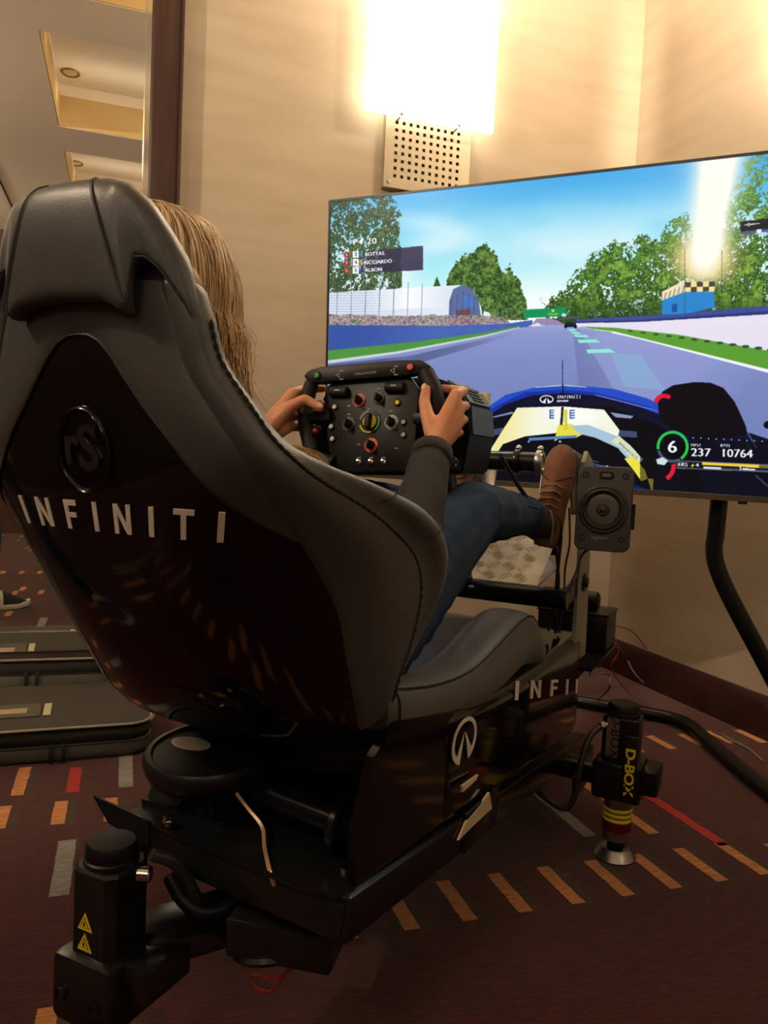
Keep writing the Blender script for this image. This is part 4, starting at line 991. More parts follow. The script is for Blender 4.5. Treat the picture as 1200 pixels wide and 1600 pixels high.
# oval emblem with a road running to its middle
ec = rx(726, 1157, .2468)
def emb(u, v, h): return V((.2462 + h * .0012, ec.y + u * .118, ec.z - u * .006 + v * .118))
def emblem_mesh():
    m = MB(); n = 44
    outer = [(.5 * math.sin(a), .335 * math.cos(a)) for a in np.linspace(-2.78, 2.78, n)]
    inner = [(.405 * math.sin(a), .012 + .262 * math.cos(a)) for a in np.linspace(-2.35, 2.35, n)]
    def plate(Q, F): 
        k = len(Q); m.add([emb(a, b, 0) for a, b in Q] + [emb(a, b, 1) for a, b in Q], [tuple(f) for f in F] + [tuple(i + k for i in f) for f in F])
    Q = outer + inner; plate(Q, [(i, i + 1, n + i + 1, n + i) for i in range(n - 1)])
    for s in (1, -1):
        plate([(s * .177, -.3135), (s * .288, -.172), (s * .018, .13)], [(0, 1, 2)])
    return m
build(emblem_mesh(), 'emblem', M['white'], body, angle=None)
RAIL = lambda y: .392 - .148 * (y + .53)
for s in (1, -1):
    build(MB().beam((s * .228, -.535 if s > 0 else -.30, RAIL(-.535 if s > 0 else -.30) - .012), (s * .228, .88, RAIL(.88) - .012), .045, .058), 'side_rail', M['satin'], ch)
build(MB().prism([(-.17, -.40), (-.15, -.505), (.18, -.54), (.235, -.535), (.235, -.28), (-.20, -.28)], (0, 0, .403), (1, 0, 0), (0, 1, 0), (0, 0, 1), .006), 'deck_plate', M['satin'], ch, angle=None)
build(MB().beam((-.15, -.475, .375), (.245, -.515, .375), .05, .05), 'cross_member', M['satin'], ch)
build(MB().beam((-.235, .25, .28), (.235, .25, .28), .05, .04), 'cross_member', M['satin'], ch)
build(MB().beam((-.24, .60, .205), (.42, .60, .205), .06, .045), 'cross_member', M['satin'], ch)
for s in (1,):
    build(MB().prism([(-.50, .405), (-.18, .37), (-.18, .55), (-.40, .595), (-.465, .565), (-.505, .48)], (s * .228, 0, 0), (0, 1, 0), (0, 0, 1), (s, 0, 0), .012), 'seat_mount', M['gloss'], ch, angle=None)
# tilted wing plates and lower brackets at the rear
build(MB().prism([(-.165, -.515), (-.08, -.50), (-.08, -.40), (-.18, -.40)], (0, 0, .42), (1, 0, .12), (0, 1, .1), (0, 0, 1), .004), 'gusset_plate', M['satin'], ch, angle=None)
build(MB().prism([(-.15, 0), (-.09, .0), (-.08, .07), (-.16, .08)], (0, -.46, .41), (1, 0, 0), (0, .5, .85), (0, -.85, .5), .005), 'gusset_plate', M['satin'], ch, angle=None)
build(MB().beam((-.08, -.565, .262), (.02, -.44, .275), .10, .035).beam((.0, -.455, .275), (.12, -.455, .285), .08, .04), 'actuator_arm', M['satin'], ch)
build(MB().box((.12, -.46, .30), (.15, .12, .055), (0, 0, .25), .006), 'bracket_box', M['satin'], ch)
build(MB().tube(rig_path([(-.05, -.52, .345), (-.02, -.53, .33), (.01, -.525, .315), (.035, -.50, .315), (.04, -.47, .33)], 6), .011, 10), 'cable_elbow', M['plastic'], ch)
build(MB().lathe((.10, -.475, .268), (.25, -.2, -1), [(.055, 0), (.058, .006), (.05, .012), (.02, .014)], 24), 'foot_washer', M['satin'], ch)
build(MB().cyl((.02, -.40, .445), (.20, -.43, .445), .022, 16, .003).cyl((.175, -.43, .445), (.19, -.432, .445), .04, 20, .003), 'pivot_tube', M['satin'], ch)
for q, zc in (((582, 1217), .47), ((567, 1311), .412), ((541, 1360), .41), ((263, 1278), .425), ((200, 1290), .40)):
    p = rz(*q, zc)
    bm_ = MB().lathe((p.x, p.y, zc - .012), (0, 0, 1), [(.0045, 0), (.0045, .006), (.009, .006), (.009, .009), (.0075, .009), (.0075, .016), (.003, .0175)], 6)
    build(bm_, 'bolt', M['chrome'], ch, angle=30)
# steel bracket under the right rail, its bright reflection put into the colour
q = [rx(x, y, .256) for x, y in ((764, 1238), (768, 1263), (742, 1287), (716, 1313), (728, 1284), (752, 1256))]
pl = MB().prism([(p.y, p.z) for p in q], (.253, 0, 0), (0, 1, 0), (0, 0, 1), (1, 0, 0), .004)
build(pl, 'steel_bracket', M['alum'], ch, angle=None)
q = [rx(x, y, .256) for x, y in ((722, 1228), (747, 1210), (744, 1218), (722, 1238))]
build(MB().prism([(p.y, p.z) for p in q], (.253, 0, 0), (0, 1, 0), (0, 0, 1), (1, 0, 0), .004), 'steel_bracket', M['alum'], ch, angle=None)
build(MB().beam((.252, -.13, .325), (.252, .05, .31), .008, .07), 'outrigger_plate', M['satin'], ch)
build(MB().prism([(.50, .215), (.50, .155), (.70, .155), (.70, .235)], (.30, 0, 0), (0, 1, 0), (0, 0, 1), (1, 0, 0), .008), 'outrigger_plate', M['satin'], ch, angle=None)
# uprights, cross tubes, foot plate
def upright(s):
    m = MB().prism([(.70, .44), (.85, .44), (.83, .72), (.80, .98), (.72, 1.01), (.69, .98), (.71, .72)], (s * .232, 0, 0), (0, 1, 0), (0, 0, 1), (s, 0, 0), .010)
    return m
for s in (1, -1):
    u_ = build(upright(s), 'upright_plate', M['alum_grey'] if s > 0 else M['satin'], ch, angle=None)
    for z in (.655, .83): build(MB().lathe((s * .243, .765, z), (s, 0, 0), [(.024, 0), (.024, .005), (.013, .007), (.013, .012), (.0, .012)], 20), 'hub_cap', M['satin'], u_)
build(MB().cyl((-.24, .60, .628), (.24, .60, .628), .026, 20, .003).beam((.232, .60, .628), (.232, .72, .65), .012, .05), 'cross_tube', M['satin'], ch)
ct = build(MB().cyl((-.205, .45, .972), (.192, .45, .972), .0235, 24, .002), 'wheel_cross_tube', M['satin'], ch)
for x in (.135, .188, -.135, -.20):
    cl = build(MB().lathe((x - .006, .45, .972), (1, 0, 0), [(.0295, 0), (.0305, .002), (.0305, .010), (.0295, .012)], 28), 'clamp_collar', M['steel'] if abs(x) > .15 else M['satin'], ct)
    build(MB().sphere((x, .45, 1.004), .008, 10, 6), 'clamp_screw', M['chrome'], ct)
build(MB().lathe((.1935, .45, .972), (1, 0, 0), [(.0225, 0), (.0225, .003), (.018, .003), (.018, -.004), (0, -.004)], 24), 'end_ring', M['chrome'], ct)
for x in (-.05, -.14): build(MB().beam((x, .46, .955), (x + .02, .60, .63), .05, .016, up=(1, 0, 0)).beam((x, .46, .955), (x + .02, .60, .63), .012, .05), 'support_strut', M['satin'], ch)
# checker-plate foot rest
A_, B_, C_, D_ = V((-.19, .625, .652)), V((.152, .625, .652)), V((.152, .86, .80)), V((-.19, .86, .80))
fu, fv = (B_ - A_).normalized(), (D_ - A_).normalized(); fn = fu.cross(fv).normalized()
fp = build(MB().prism([(0, 0), (.342, 0), (.342, .278), (0, .278)], A_, fu, fv, fn, -.003).beam(A_ + V((0, -.002, -.006)), B_ + V((0, -.002, -.006)), .004, .014), 'foot_plate', M['alum'], ch, angle=None)
def tread(m, o, u, v, n, w, h):
    for i in range(max(1, int(w / .044))):
        for j in range(int(h / .044)):
            cx, cy = .026 + .044 * i, .024 + .044 * j; d = 1 if (i + j) % 2 == 0 else -1
            for k in range(-2, 3):
                a = math.radians(45) * d; ox, oy = -math.sin(a) * k * .0078, math.cos(a) * k * .0078
                c = o + u * (cx + ox) + v * (cy + oy); ax = u * math.cos(a) + v * math.sin(a); bx = n.cross(ax)
                L_, w_ = .0185 * (1 - .08 * abs(k)), .0016
                m.add([c - ax * L_, c + bx * w_, c + ax * L_, c - bx * w_, c + n * .0026], [(0, 1, 4), (1, 2, 4), (2, 3, 4), (3, 0, 4)])
m = MB(); tread(m, A_ + fn * .0002, fu, fv, fn, .342, .278)
tp = build(m, 'tread_pattern', M['alum'], fp, angle=None); tp['kind'] = 'stuff'
B2 = B_ + V((.05, .02, .055)); gu = (B2 - B_).normalized(); gv = fv - gu * fv.dot(gu); gv.normalize(); gn = gu.cross(gv).normalized()
fl = build(MB().prism([(0, 0), (.07, 0), (.07, .27), (0, .27)], B_, gu, gv, gn, -.003), 'side_flange', M['alum'], ch, angle=None)
m = MB(); tread(m, B_ + gn * .0002, gu, gv, gn, .07, .27)
tp = build(m, 'tread_pattern', M['alum'], fl, angle=None); tp['kind'] = 'stuff'
# pedals
pb = build(MB().prism([(.66, .90), (.69, .84), (.74, .84), (.75, 1.0), (.66, 1.01)], (.214, 0, 0), (0, 1, 0), (0, 0, 1), (1, 0, 0), .006), 'pedal_bracket', M['alum_grey'], ch, angle=None)
build(MB().box((.19, .70, .985), (.05, .10, .008)), 'pedal_top_plate', M['alum_grey'], ch, angle=None)
for x in (.15, -.03, -.15):
    pd = build(MB().box((x, .70, .90), (.055, .012, .12), (-.25, 0, 0), .004), 'pedal', M['steel'], ch)
    build(MB().beam((x, .72, .94), (x, .78, .72), .018, .012), 'pedal_arm', M['satin'], pd)
# controller shelf at the nose
build(MB().box((.05, 1.07, .392), (.42, .42, .008)).beam((.2, .86, .37), (.2, 1.25, .385), .04, .03).beam((-.1, .86, .37), (-.1, 1.25, .385), .04, .03), 'nose_shelf', M['satin'], ch, angle=None)

cb = thing('controller_box', 'black metal controller box on the nose of the rig, below the speaker', 'box', (.14, 1.17, .397), rig=True)
build(MB().box((.145, 1.17, .452), (.22, .16, .11), bev=.004), 'housing', M['metal'], cb)
build(MB().box((.145, 1.17, .511), (.226, .166, .008), bev=.002), 'lid', M['metal'], cb)
build(MB().cyl((.03, 1.15, .545), (.215, 1.15, .545), .030, 20, .006), 'capacitor', M['plastic'], cb)

# ------------------------------------------------------------------ motion actuators
def actuator(label, x, y, zt, k, blen, rear):
    o = thing('motion_actuator', label, 'actuator', (x, y, 0), 'motion actuators carrying the rig', rig=True)
    zb = zt - blen
    c = lambda dx, dy, z: V((x + dx, y + dy, z))
    w = .043 * k
    def octa(hw, ch_, z): return [V((x + a, y + b, z)) for a, b in ((hw, -hw + ch_), (hw, hw - ch_), (hw - ch_, hw), (-hw + ch_, hw), (-hw, hw - ch_), (-hw, -hw + ch_), (-hw + ch_, -hw), (hw - ch_, -hw))]
    build(MB().loft([octa(w, .012, zb), octa(w, .012, zt - .034), octa(w * .93, .013, zt - .030)]), 'motor_housing', M['metal'], o, angle=25)
    cp = build(MB().lathe(c(0, 0, zt - .030), (0, 0, 1), [(w * .94, 0), (w * .94, .006), (w * .88, .008), (w * .88, .022), (w * .80, .028), (w * .3, .030)], 32), 'end_cap', M['plastic'], o)
    bk = build(MB().box(c(0, 0, zb - .02), (.118 * k, .118 * k, .095), bev=.012), 'clamp_block', M['satin'], o)
    build(MB().box(c(.075 * k, 0, zb - .01), (.04, .10 * k, .06), bev=.006) if not rear else MB().box(c(.072 * k, .02, zb + .0), (.05, .10 * k, .05), bev=.006), 'clamp_jaw', M['satin'], bk)
    for dx, dy, nx, ny in ((.0601 * k, -.03, 1, 0), (.0601 * k, .03, 1, 0), (-.03, -.0601 * k, 0, -1), (.03, -.0601 * k, 0, -1)):
        build(MB().lathe(c(dx, dy, zb - .025), (nx, ny, 0), [(.010, 0), (.010, .004), (.006, .004), (.006, .002), (0, .002)], 14), 'bolt', M['satin'], bk)
    zr = zb - .067
    build(MB().cyl(c(0, 0, .05), c(0, 0, zr + .01), .034, 28), 'piston_tube', M['steel'], o)
    for i in range(3):
        build(MB().lathe(c(0, 0, .098 + .0125 * i), (0, 0, 1), [(.0352, 0), (.036, .001), (.036, .007), (.0352, .008)], 28), 'yellow_band', M['yellow'], o)
    build(MB().lathe(c(0, 0, .064), (0, 0, 1), [(.027, 0), (.0365, .012), (.0365, .032), (.034, .034)], 28), 'red_collar', M['red_p'], o)
    build(MB().cyl(c(0, 0, .02), c(0, 0, .07), .020, 20), 'piston_rod', M['satin'], o)
    build(MB().lathe(c(0, 0, 0.001), (0, 0, 1), [(.050, 0), (.051, .004), (.038, .022), (.033, .026), (.030, .024), (.026, .018)], 32), 'foot_cup', M['steel'], o)
    g = build(MB().cyl(c(-w * .75, -w * .8, zt - .052), c(-w * 1.05, -w * 1.25, zt - .055), .010, 12, .002) if not rear else MB().cyl(c(w * .9, .012, zt - .045), c(w * 1.35, .02, zt - .045), .011, 12, .002), 'cable_gland', M['chrome'], o)
    return o, w, zb, c
fa, w, zb, c = actuator('black upright motion actuator with yellow letters beside the nose of the rig', .394, .60, .392, 1.0, .165, False)
lp_ = build(MB().prism(rrect(.030, .095, .002), c(-.016, -w - .0002, zb + .085), (1, 0, 0), (0, 0, 1), (0, -1, 0), .001), 'label_plate', M['steel'], fa)
dx_ = MB(); vs, ts = text_tris('D-BOX', 1.0)
dx_.add([c(-.010, -w - .0016, zb + .09) + V((b * .034, 0, -a * .034)) for a, b in vs], ts); build(dx_, 'plate_lettering', M['plastic'], lp_, angle=None, fix=False)
dx_ = MB(); vs, ts = text_tris('D-BOX', .95, .03)
dx_.add([c(.0, -w - .021, zb + .028) + V((.030 + b * .036 * .85, 0, -.012 - a * .038)) for a, b in vs], ts)
build(MB().box(c(.030, -w - .012, zb + .028), (.034, .016, .15), bev=.004), 'front_rib', M['metal'], fa)
dx2 = build(dx_, 'side_lettering', M['yellow'], fa, angle=None, fix=False)
cbl = MB().tube(rig_path([c(-.045, -.055, .337), c(-.062, -.085, .318), c(-.075, -.11, .26), c(-.085, -.12, .17), c(-.11, -.125, .145), c(-.18, -.10, .165), c(-.24, -.05, .2)], 8), .0075, 10)
build(cbl, 'power_cable', M['cable'], fa)
ra, w, zb, c = actuator('large black motion actuator with two yellow warning triangles at the rear of the rig', -.083, -.60, .428, .90, .172, True)
def tri_sign(z, name):
    t = build(MB().prism([(-.013, 0), (.013, 0), (0, .024)], c(-.005, -w - .0003, z), (1, 0, 0), (0, 0, 1), (0, -1, 0), .0008), name, M['yellow'], ra, angle=None)
    m = MB().prism([(-.0085, .0035), (.0085, .0035), (.0, .019)], c(-.005, -w - .0013, z), (1, 0, 0), (0, 0, 1), (0, -1, 0), .0003); build(m, 'sign_edge', M['plastic'], t, angle=None)
    m = MB().prism([(-.0068, .0045), (.0068, .0045), (.0, .017)], c(-.005, -w - .0017, z), (1, 0, 0), (0, 0, 1), (0, -1, 0), .0003); build(m, 'sign_face', M['yellow'], t, angle=None)
    m = MB().prism([(-.0012, .0065), (.0022, .0065), (.0004, .010), (.0022, .010), (-.0004, .0145), (-.0002, .0108), (-.0018, .0108)], c(-.005, -w - .0021, z), (1, 0, 0), (0, 0, 1), (0, -1, 0), .0003); build(m, 'sign_mark', M['plastic'], t, angle=None)
tri_sign(zb + .062, 'warning_sign'); tri_sign(zb + .034, 'warning_sign')
build(MB().tube(rig_path([c(w * 1.35, .02, zb + .155), c(w * 1.9, .05, zb + .13), c(w * 2.2, .09, zb + .05), c(w * 2.0, .12, zb + .02)], 8), .009, 10), 'power_cable', M['cable'], ra)

# ------------------------------------------------------------------ bass shaker under the seat back
bs = thing('bass_shaker', 'flat round black bass shaker with oval white sticker beneath the seat back', 'speaker', (-.085, -.44, .409), rig=True)
dn = V((0, -.10, 1)).normalized(); dc = V((-.075, -.405, .482))
build(MB().lathe(dc, dn, [(.080, -.03), (.098, -.02), (.104, -.005), (.104, .008), (.099, .015), (.091, .016), (.088, .012), (.0, .012)], 48), 'housing', M['metal'], bs)
du = dn.cross(V((0, 1, 0))).normalized(); dv = dn.cross(du)
sp = dc + dn * .0125
def on_disc(px, py): return to_rig(hit(px, py, to_world(sp), R_X * dn.x + R_Y * dn.y + V((0, 0, dn.z))))
sc_ = on_disc(298, 1162)
build(MB().prism([(.036 * math.cos(a), .020 * math.sin(a)) for a in np.linspace(0, 2 * PI, 30, endpoint=False)], sc_, du, dv, dn, .001), 'sticker', M['sticker'], bs, angle=None)
build(MB().cyl((-.075, -.405, .409), dc - dn * .028, .05, 24).box((-.075, -.42, .413), (.16, .10, .008)), 'mount', M['satin'], bs)
build(MB().prism([(-.06, -.03), (-.02, -.055), (.06, -.06), (.05, -.03)], (-.13, -.52, .46), (1, 0, -.1), (0, .3, 1), (0, -1, .3), .006), 'mount_bracket', M['satin'], bs)
build(MB().tube(rig_path([rz(365, 1236, .46), rz(385, 1262, .44), rz(408, 1292, .425), rz(412, 1325, .413), rz(424, 1375, .40), ry(444, 1424, -.47)], 8), .0016, 6).tube([p + V((.0032, 0, .001)) for p in rig_path([rz(365, 1236, .46), rz(385, 1262, .44), rz(408, 1292, .425), rz(412, 1325, .413), rz(424, 1375, .40), ry(444, 1424, -.47)], 8)], .0016, 6), 'speaker_wire', M['copper'], bs)
# red cable looped below the rear bracket
rc = thing('red_cable', 'thin red cable looped beneath the rear bracket of the rig', 'cable', (.10, -.45, .2), rig=True)
rp = [ry(x, y, -.45) for x, y in ((490, 1484), (478, 1498), (450, 1518), (425, 1548), (405, 1545), (392, 1532), (398, 1524), (420, 1528), (445, 1522), (455, 1508), (500, 1475))]
build(MB().tube(rig_path([tuple(p) for p in rp], 6), .0024, 8), 'wire', M['red_wire'], rc)

# ------------------------------------------------------------------ speaker on the right upright
spk = thing('satellite_speaker', 'dark satellite speaker with round cone fixed beside the right upright', 'speaker', (.30, .62, .77), rig=True)
def facing(c, az, el):
    n = V((math.sin(az) * math.cos(el), -math.cos(az) * math.cos(el), math.sin(el))); u = V((math.cos(az), math.sin(az), 0)); return u, n.cross(u) * 1.0, n
sc0 = ry(943, 795, .50); u, v, n = facing(sc0, math.radians(6), math.radians(3)); v = -v if v.z < 0 else v
def sring(w, h, r, d): return [sc0 + u * a + v * b + n * d for a, b in rrect(w, h, r, 6)]
build(MB().loft([sring(.09, .17, .02, -.10), sring(.114, .192, .02, -.09), sring(.126, .200, .018, -.03), sring(.126, .200, .018, -.004), sring(.121, .196, .016, 0)]), 'cabinet', M['speak'], spk, angle=35)
cc = sc0 + u * -.001 + v * -.002
co = build(MB().lathe(cc, n, [(.057, -.002), (.057, .003), (.053, .005), (.050, .004), (.045, .007), (.041, .004), (.036, -.0005)], 40), 'surround', M['cone_d'], spk)
co = build(MB().lathe(cc, n, [(.036, .001), (.032, .002), (.016, -.0005), (.015, .0)], 36), 'cone', M['cone'], spk)
build(MB().lathe(cc, n, [(.0150, 0), (.0150, .004), (.012, .007), (.0115, .006), (.008, .006), (.0075, .010), (.003, .013), (0, .0135)], 28), 'phase_plug', M['speak'], co)
for a, b in ((-.045, .078), (.045, .078), (.045, -.070), (-.045, -.070)):
    build(MB().lathe(sc0 + u * a + v * b, n, [(.0075, -.001), (.0075, .0012), (.005, .0012), (.005, -.0005), (.0, -.0005)], 14), 'screw_socket', M['plastic'], spk)
build(MB().prism(rrect(.032, .016, .005), sc0 + u * .002 + v * .079, u, v, n, .003), 'tweeter_slot', M['plastic'], spk)
build(MB().prism(rrect(.020, .008, .003), sc0 + u * .002 + v * .079 + n * .003, u, v, n, .0012), 'badge', M['cone'], spk)
lg = MB(); flat_text(lg, 'logitech', sc0 + u * -.006 + v * -.068 + n * .0006, u, v, .0115); build(lg, 'lettering', M['grey'], spk, angle=None, fix=False)
build(MB().prism([(-.004, -.03), (.004, -.03), (.004, .03), (-.004, .03)], sc0 + u * .066 + v * -.015 - n * .04, u, v, n, .03), 'side_tab', M['plastic'], spk, angle=None)
build(MB().beam(sc0 - n * .09 + v * -.02, V((.25, .74, .85)), .03, .02), 'mounting_arm', M['satin'], spk)
build(MB().tube(rig_path([tuple(sc0 - n * .09 + v * -.08), (.25, .70, .74), (.235, .68, .68), (.20, .66, .60), (.18, .66, .53)], 8), .0035, 8), 'speaker_lead', M['cable'], spk)

# loose cables on the nose and floor
def cable(name, label, pts, r, m_, rig=True, k=8):
    P_ = [tuple(p) for p in pts]
    b = V(min(P_, key=lambda p: p[2]))
    o = thing(name, label, 'cable', b, rig=rig)
    return build(MB().tube(rig_path(P_, k), r, 8), 'wire', M[m_], o)
cable('pedal_cable', 'black cable hanging from the wheel base across to the pedals', [(.16, .24, .98), (.155, .33, .945), (.16, .42, .90), (.165, .52, .865), (.20, .60, .835), (.205, .63, .79), (.20, .64, .70), (.195, .66, .62), (.19, .70, .52)], .005, 'cable')
cable('upright_cable', 'thin dark red cable hanging in front of the right upright', [(.215, .66, .86), (.222, .66, .77), (.212, .67, .70), (.216, .66, .62), (.205, .68, .54), (.19, .73, .52)], .0028, 'dark_red')
cable('upright_cable', 'black cable looped beside the right upright', [(.20, .66, .86), (.19, .65, .76), (.20, .66, .66), (.185, .67, .58), (.20, .71, .52)], .0035, 'cable')
WA = lambda x, y, d: to_rig(C_O + ray(x, y) * d)
cable('red_cable', 'tangled red cable behind the controller box near the baseboard', [WA(948, 985, 2.85), WA(962, 978, 2.9), WA(985, 985, 3.0), WA(1000, 1000, 3.1), WA(1010, 1014, 3.2)], .0022, 'red_wire')
cable('red_cable', 'red cable falling from the controller box to the carpet', [WA(950, 990, 2.75), WA(962, 1000, 2.8), WA(966, 1020, 2.8), WA(955, 1040, 2.8), WA(968, 1066, 2.9), rz(985, 1085, .004)], .0022, 'red_wire')
cable('grey_cable', 'grey cable with a pale plug lying on the carpet near the baseboard', [WA(952, 996, 2.72), rz(975, 1022, .12), rz(990, 1050, .06), rz(1008, 1068, .01), rz(1020, 1064, .006), rz(1034, 1068, .006), rz(1052, 1082, .006)], .0035, 'grey_wire')
cable('grey_cable', 'thin grey cable running over the carpet past the stand foot', [rz(1112, 1142, .05), rz(1130, 1150, .01), rz(1150, 1160, .005), rz(1172, 1172, .005), rz(1192, 1190, .005)], .004, 'grey_wire')
cable('power_lead', 'black lead with a white plug hanging at the rig nose', [WA(944, 1020, 2.6), WA(934, 1026, 2.6), WA(924, 1040, 2.6), WA(922, 1056, 2.6), WA(940, 1052, 2.65), WA(952, 1056, 2.7), WA(950, 1078, 2.7), rz(930, 1096, .006)], .003, 'grey_wire')

# ------------------------------------------------------------------ steering wheel and its base
WN = V((0, -.985, .174)); WU = V((1, 0, 0)); WV = V((0, .174, .985)); WC = V((-.035, 0, 1.04))
WNw = R_Y * WN.y + V((0, 0, WN.z))
def wp(px, py, h=0.0): return to_rig(hit(px, py, to_world(WC + WN * h), WNw))
def wuv(px, py): p = wp(px, py) - WC; return p.dot(WU), p.dot(WV)
def cr(pts): return [wuv(470 + x / 4, 550 + y / 4) for x, y in pts]
wh = thing('steering_wheel', 'black racing steering wheel with coloured rotary knobs and motor base', 'steering wheel', (-.035, .12, .93), rig=True)
def slab(poly, h0, h1, name, m_, par, bev=.003, angle=30):
    m = MB().prism(poly, WC + WN * h0, WU, WV, WN, h1 - h0)
    if bev:
        b = bmesh.new(); vs = [b.verts.new(p) for p in m.v]
        for f in m.f: b.faces.new([vs[i] for i in f])
        bmesh.ops.recalc_face_normals(b, faces=b.faces[:])
        bmesh.ops.bevel(b, geom=b.edges[:], offset=bev, segments=2, affect='EDGES', profile=.5, clamp_overlap=True)
        m = MB().bm(b)
    return build(m, name, m_, par, angle=angle)
face = slab(cr([(205, 190), (690, 160), (745, 235), (720, 560), (690, 750), (245, 757), (215, 690), (180, 620), (165, 490), (205, 385), (165, 300), (172, 215)]), -.016, .004, 'face_plate', M['plastic'], wh)
bar = slab(cr([(42, 165), (60, 140), (95, 120), (150, 106), (640, 64), (770, 64), (826, 98), (815, 118), (770, 140), (700, 158), (600, 167), (330, 188), (110, 206), (70, 205)]), -.004, .016, 'upper_bar', M['plastic'], wh)
def on_grip(pts, h): return [tuple(wp(470 + x / 4, 550 + y / 4, h)) for x, y in pts]
build(MB().tube(rig_path(on_grip([(85, 150), (62, 215), (42, 290), (30, 370), (30, 450), (48, 540), (72, 620), (120, 665), (210, 690)], .002), 8), [.011] * 6 + [.0155] * 44 + [.013] * 15, 16), 'grip', M['grip'], wh)
build(MB().tube(rig_path(on_grip([(765, 105), (795, 160), (825, 225), (845, 300), (852, 380), (842, 470), (812, 560), (770, 640), (700, 690)], .002), 8), [.012] * 4 + [.017] * 46 + [.013] * 15, 16), 'grip', M['grip'], wh)
slab(cr([(45, 375), (190, 365), (200, 435), (60, 450)]), -.01, .012, 'spoke', M['plastic'], wh, .004)
slab(cr([(700, 385), (850, 375), (845, 445), (705, 455)]), -.01, .008, 'spoke', M['plastic'], wh, .004)
slab(cr([(155, 215), (215, 205), (215, 330), (180, 340)]), -.012, -.006, 'shift_paddle', M['plastic'], wh, 0)
def at_c(x, y, h): return wp(470 + x / 4, 550 + y / 4, h)
def knob(x, y, r, ring, name='rotary_knob', pointer=True, marks=None):
    c = at_c(x, y, .004)
    k = build(MB().lathe(c, WN, [(r, 0), (r, .0015), (r * .62, .002)], 32), 'dial_ring', M[ring], face)
    b_ = MB().lathe(c + WN * .001, WN, [(r * .60, 0), (r * .58, .008), (r * .50, .010)], 24)
    b_.box(c + WN * .013 , (r * .36, .010, r * 1.15), Matrix((WU, -WN, WV)).transposed(), .001)
    build(b_, name, M['grip'], face)
    if marks:
        m = MB()
        for i in range(marks): an = 2 * PI * i / marks; m.prism([(-.0006, -.0016), (.0006, -.0016), (.0006, .0016), (-.0006, .0016)], c + (WU * math.cos(an) + WV * math.sin(an)) * r * .8 + WN * .0018, WU, WV, WN, .0003)
        build(m, 'dial_marks', M['plastic'] if ring != 'plastic' else M['grey'], face, angle=None)
knob(365, 303, .0140, 'red', marks=8); knob(490, 290, .0125, 'plastic', marks=14); knob(568, 440, .0148, 'grey', marks=10); knob(300, 450, .0145, 'purple', marks=9); knob(440, 583, .0145, 'orange', marks=8)
c = at_c(432, 436, .004)
build(MB().lathe(c, WN, [(.0235, 0), (.0235, .0015), (.0205, .002)], 40), 'dial_ring', M['plastic'], face)
for t0, t1, mm in ((-60, 30, 'green'), (200, 290, 'yellow'), (100, 170, 'grey')):
    q = [(.0228 * math.cos(math.radians(a)), .0228 * math.sin(math.radians(a))) for a in np.linspace(t0, t1, 14)] + [(.020 * math.cos(math.radians(a)), .020 * math.sin(math.radians(a))) for a in np.linspace(t1, t0, 14)]
    build(MB().prism(q, c + WN * .0018, WU, WV, WN, .0006), 'dial_arc', M[mm], face, angle=None)
for s_ in (1, -1):
    q = [(s_ * .0055, .013), (s_ * .0055, -.013)] + [(s_ * .0145 * math.cos(a), .0145 * math.sin(a)) for a in np.linspace(-1.1, 1.1, 10)]
    build(MB().prism(q, c + WN * .002, WU, WV, WN, .0008), 'dial_segment', M['yellow'], face, angle=None)
build(MB().box(c + WN * .009, (.0105, .014, .029), Matrix((WU, -WN, WV)).transposed(), .002), 'centre_knob', M['grip'], face)
def button(x, y, r, m_, par, h=.004):
    c = at_c(x, y, h)
    b_ = build(MB().lathe(c, WN, [(r * 1.5, 0), (r * 1.5, .002), (r * 1.15, .003), (r * 1.1, .0015)], 18), 'button_collar', M['plastic'], par)
    build(MB().lathe(c, WN, [(r, .001), (r, .004), (r * .8, .005), (r * .35, .005), (r * .3, .0042), (0, .0042)], 18), 'button', M[m_], par)
for x, y, m_ in ((215, 345, 'white'), (193, 468, 'white'), (200, 545, 'white'), (607, 318, 'yellow'), (645, 440, 'sticker'), (645, 520, 'sticker')): button(x, y, .0048, m_, face)
button(103, 150, .0062, 'green', bar, .016); button(687, 97, .0064, 'orange', bar, .016)
for x, y in ((365, 690), (440, 690), (518, 690)):
    c = at_c(x, y, .004)
    build(MB().lathe(c, WN, [(.0055, 0), (.0055, .002), (.0035, .003)], 14).tube([c, c + WN * .010 + WV * .003], [.0016, .0022], 8), 'toggle_switch', M['chrome'], face)
    build(MB().prism([(-.004, 0), (.004, 0), (.004, .0022), (-.004, .0022)], at_c(x, y - 26, .0042), WU, WV, WN, .0004), 'print_mark', M['grey'], face, angle=None)
for x, y in ((390, 350), (485, 232), (300, 392), (562, 372), (362, 580), (425, 358), (300, 340), (597, 605)):
    build(MB().prism([(-.0035, 0), (.0035, 0), (.0035, .002), (-.0035, .002)], at_c(x, y, .0042), WU, WV, WN, .0004), 'print_mark', M['grey'], face, angle=None)
for x, y in ((240, 250), (590, 222)):
    c = at_c(x, y, .007)
    build(MB().cyl(c - WU * .020, c + WU * .020, .0105, 20, .002), 'thumb_roller', M['grip'], face)
    build(MB().prism([(-.006, 0), (.006, 0), (.006, .0028), (-.006, .0028)], c + WN * .0102, WU, WV, WN, .0004), 'print_mark', M['grey'], face, angle=None)
tx = MB(); o_ = at_c(402, 133, .0165); d_ = (at_c(470, 127, .0165) - at_c(330, 140, .0165)); L_ = d_.length; flat_text(tx, 'THRUSTMASTER', o_, d_.normalized(), WV, L_ / 7.6, spacing=1.05)
build(tx, 'lettering', M['grey'], bar, angle=None, fix=False)
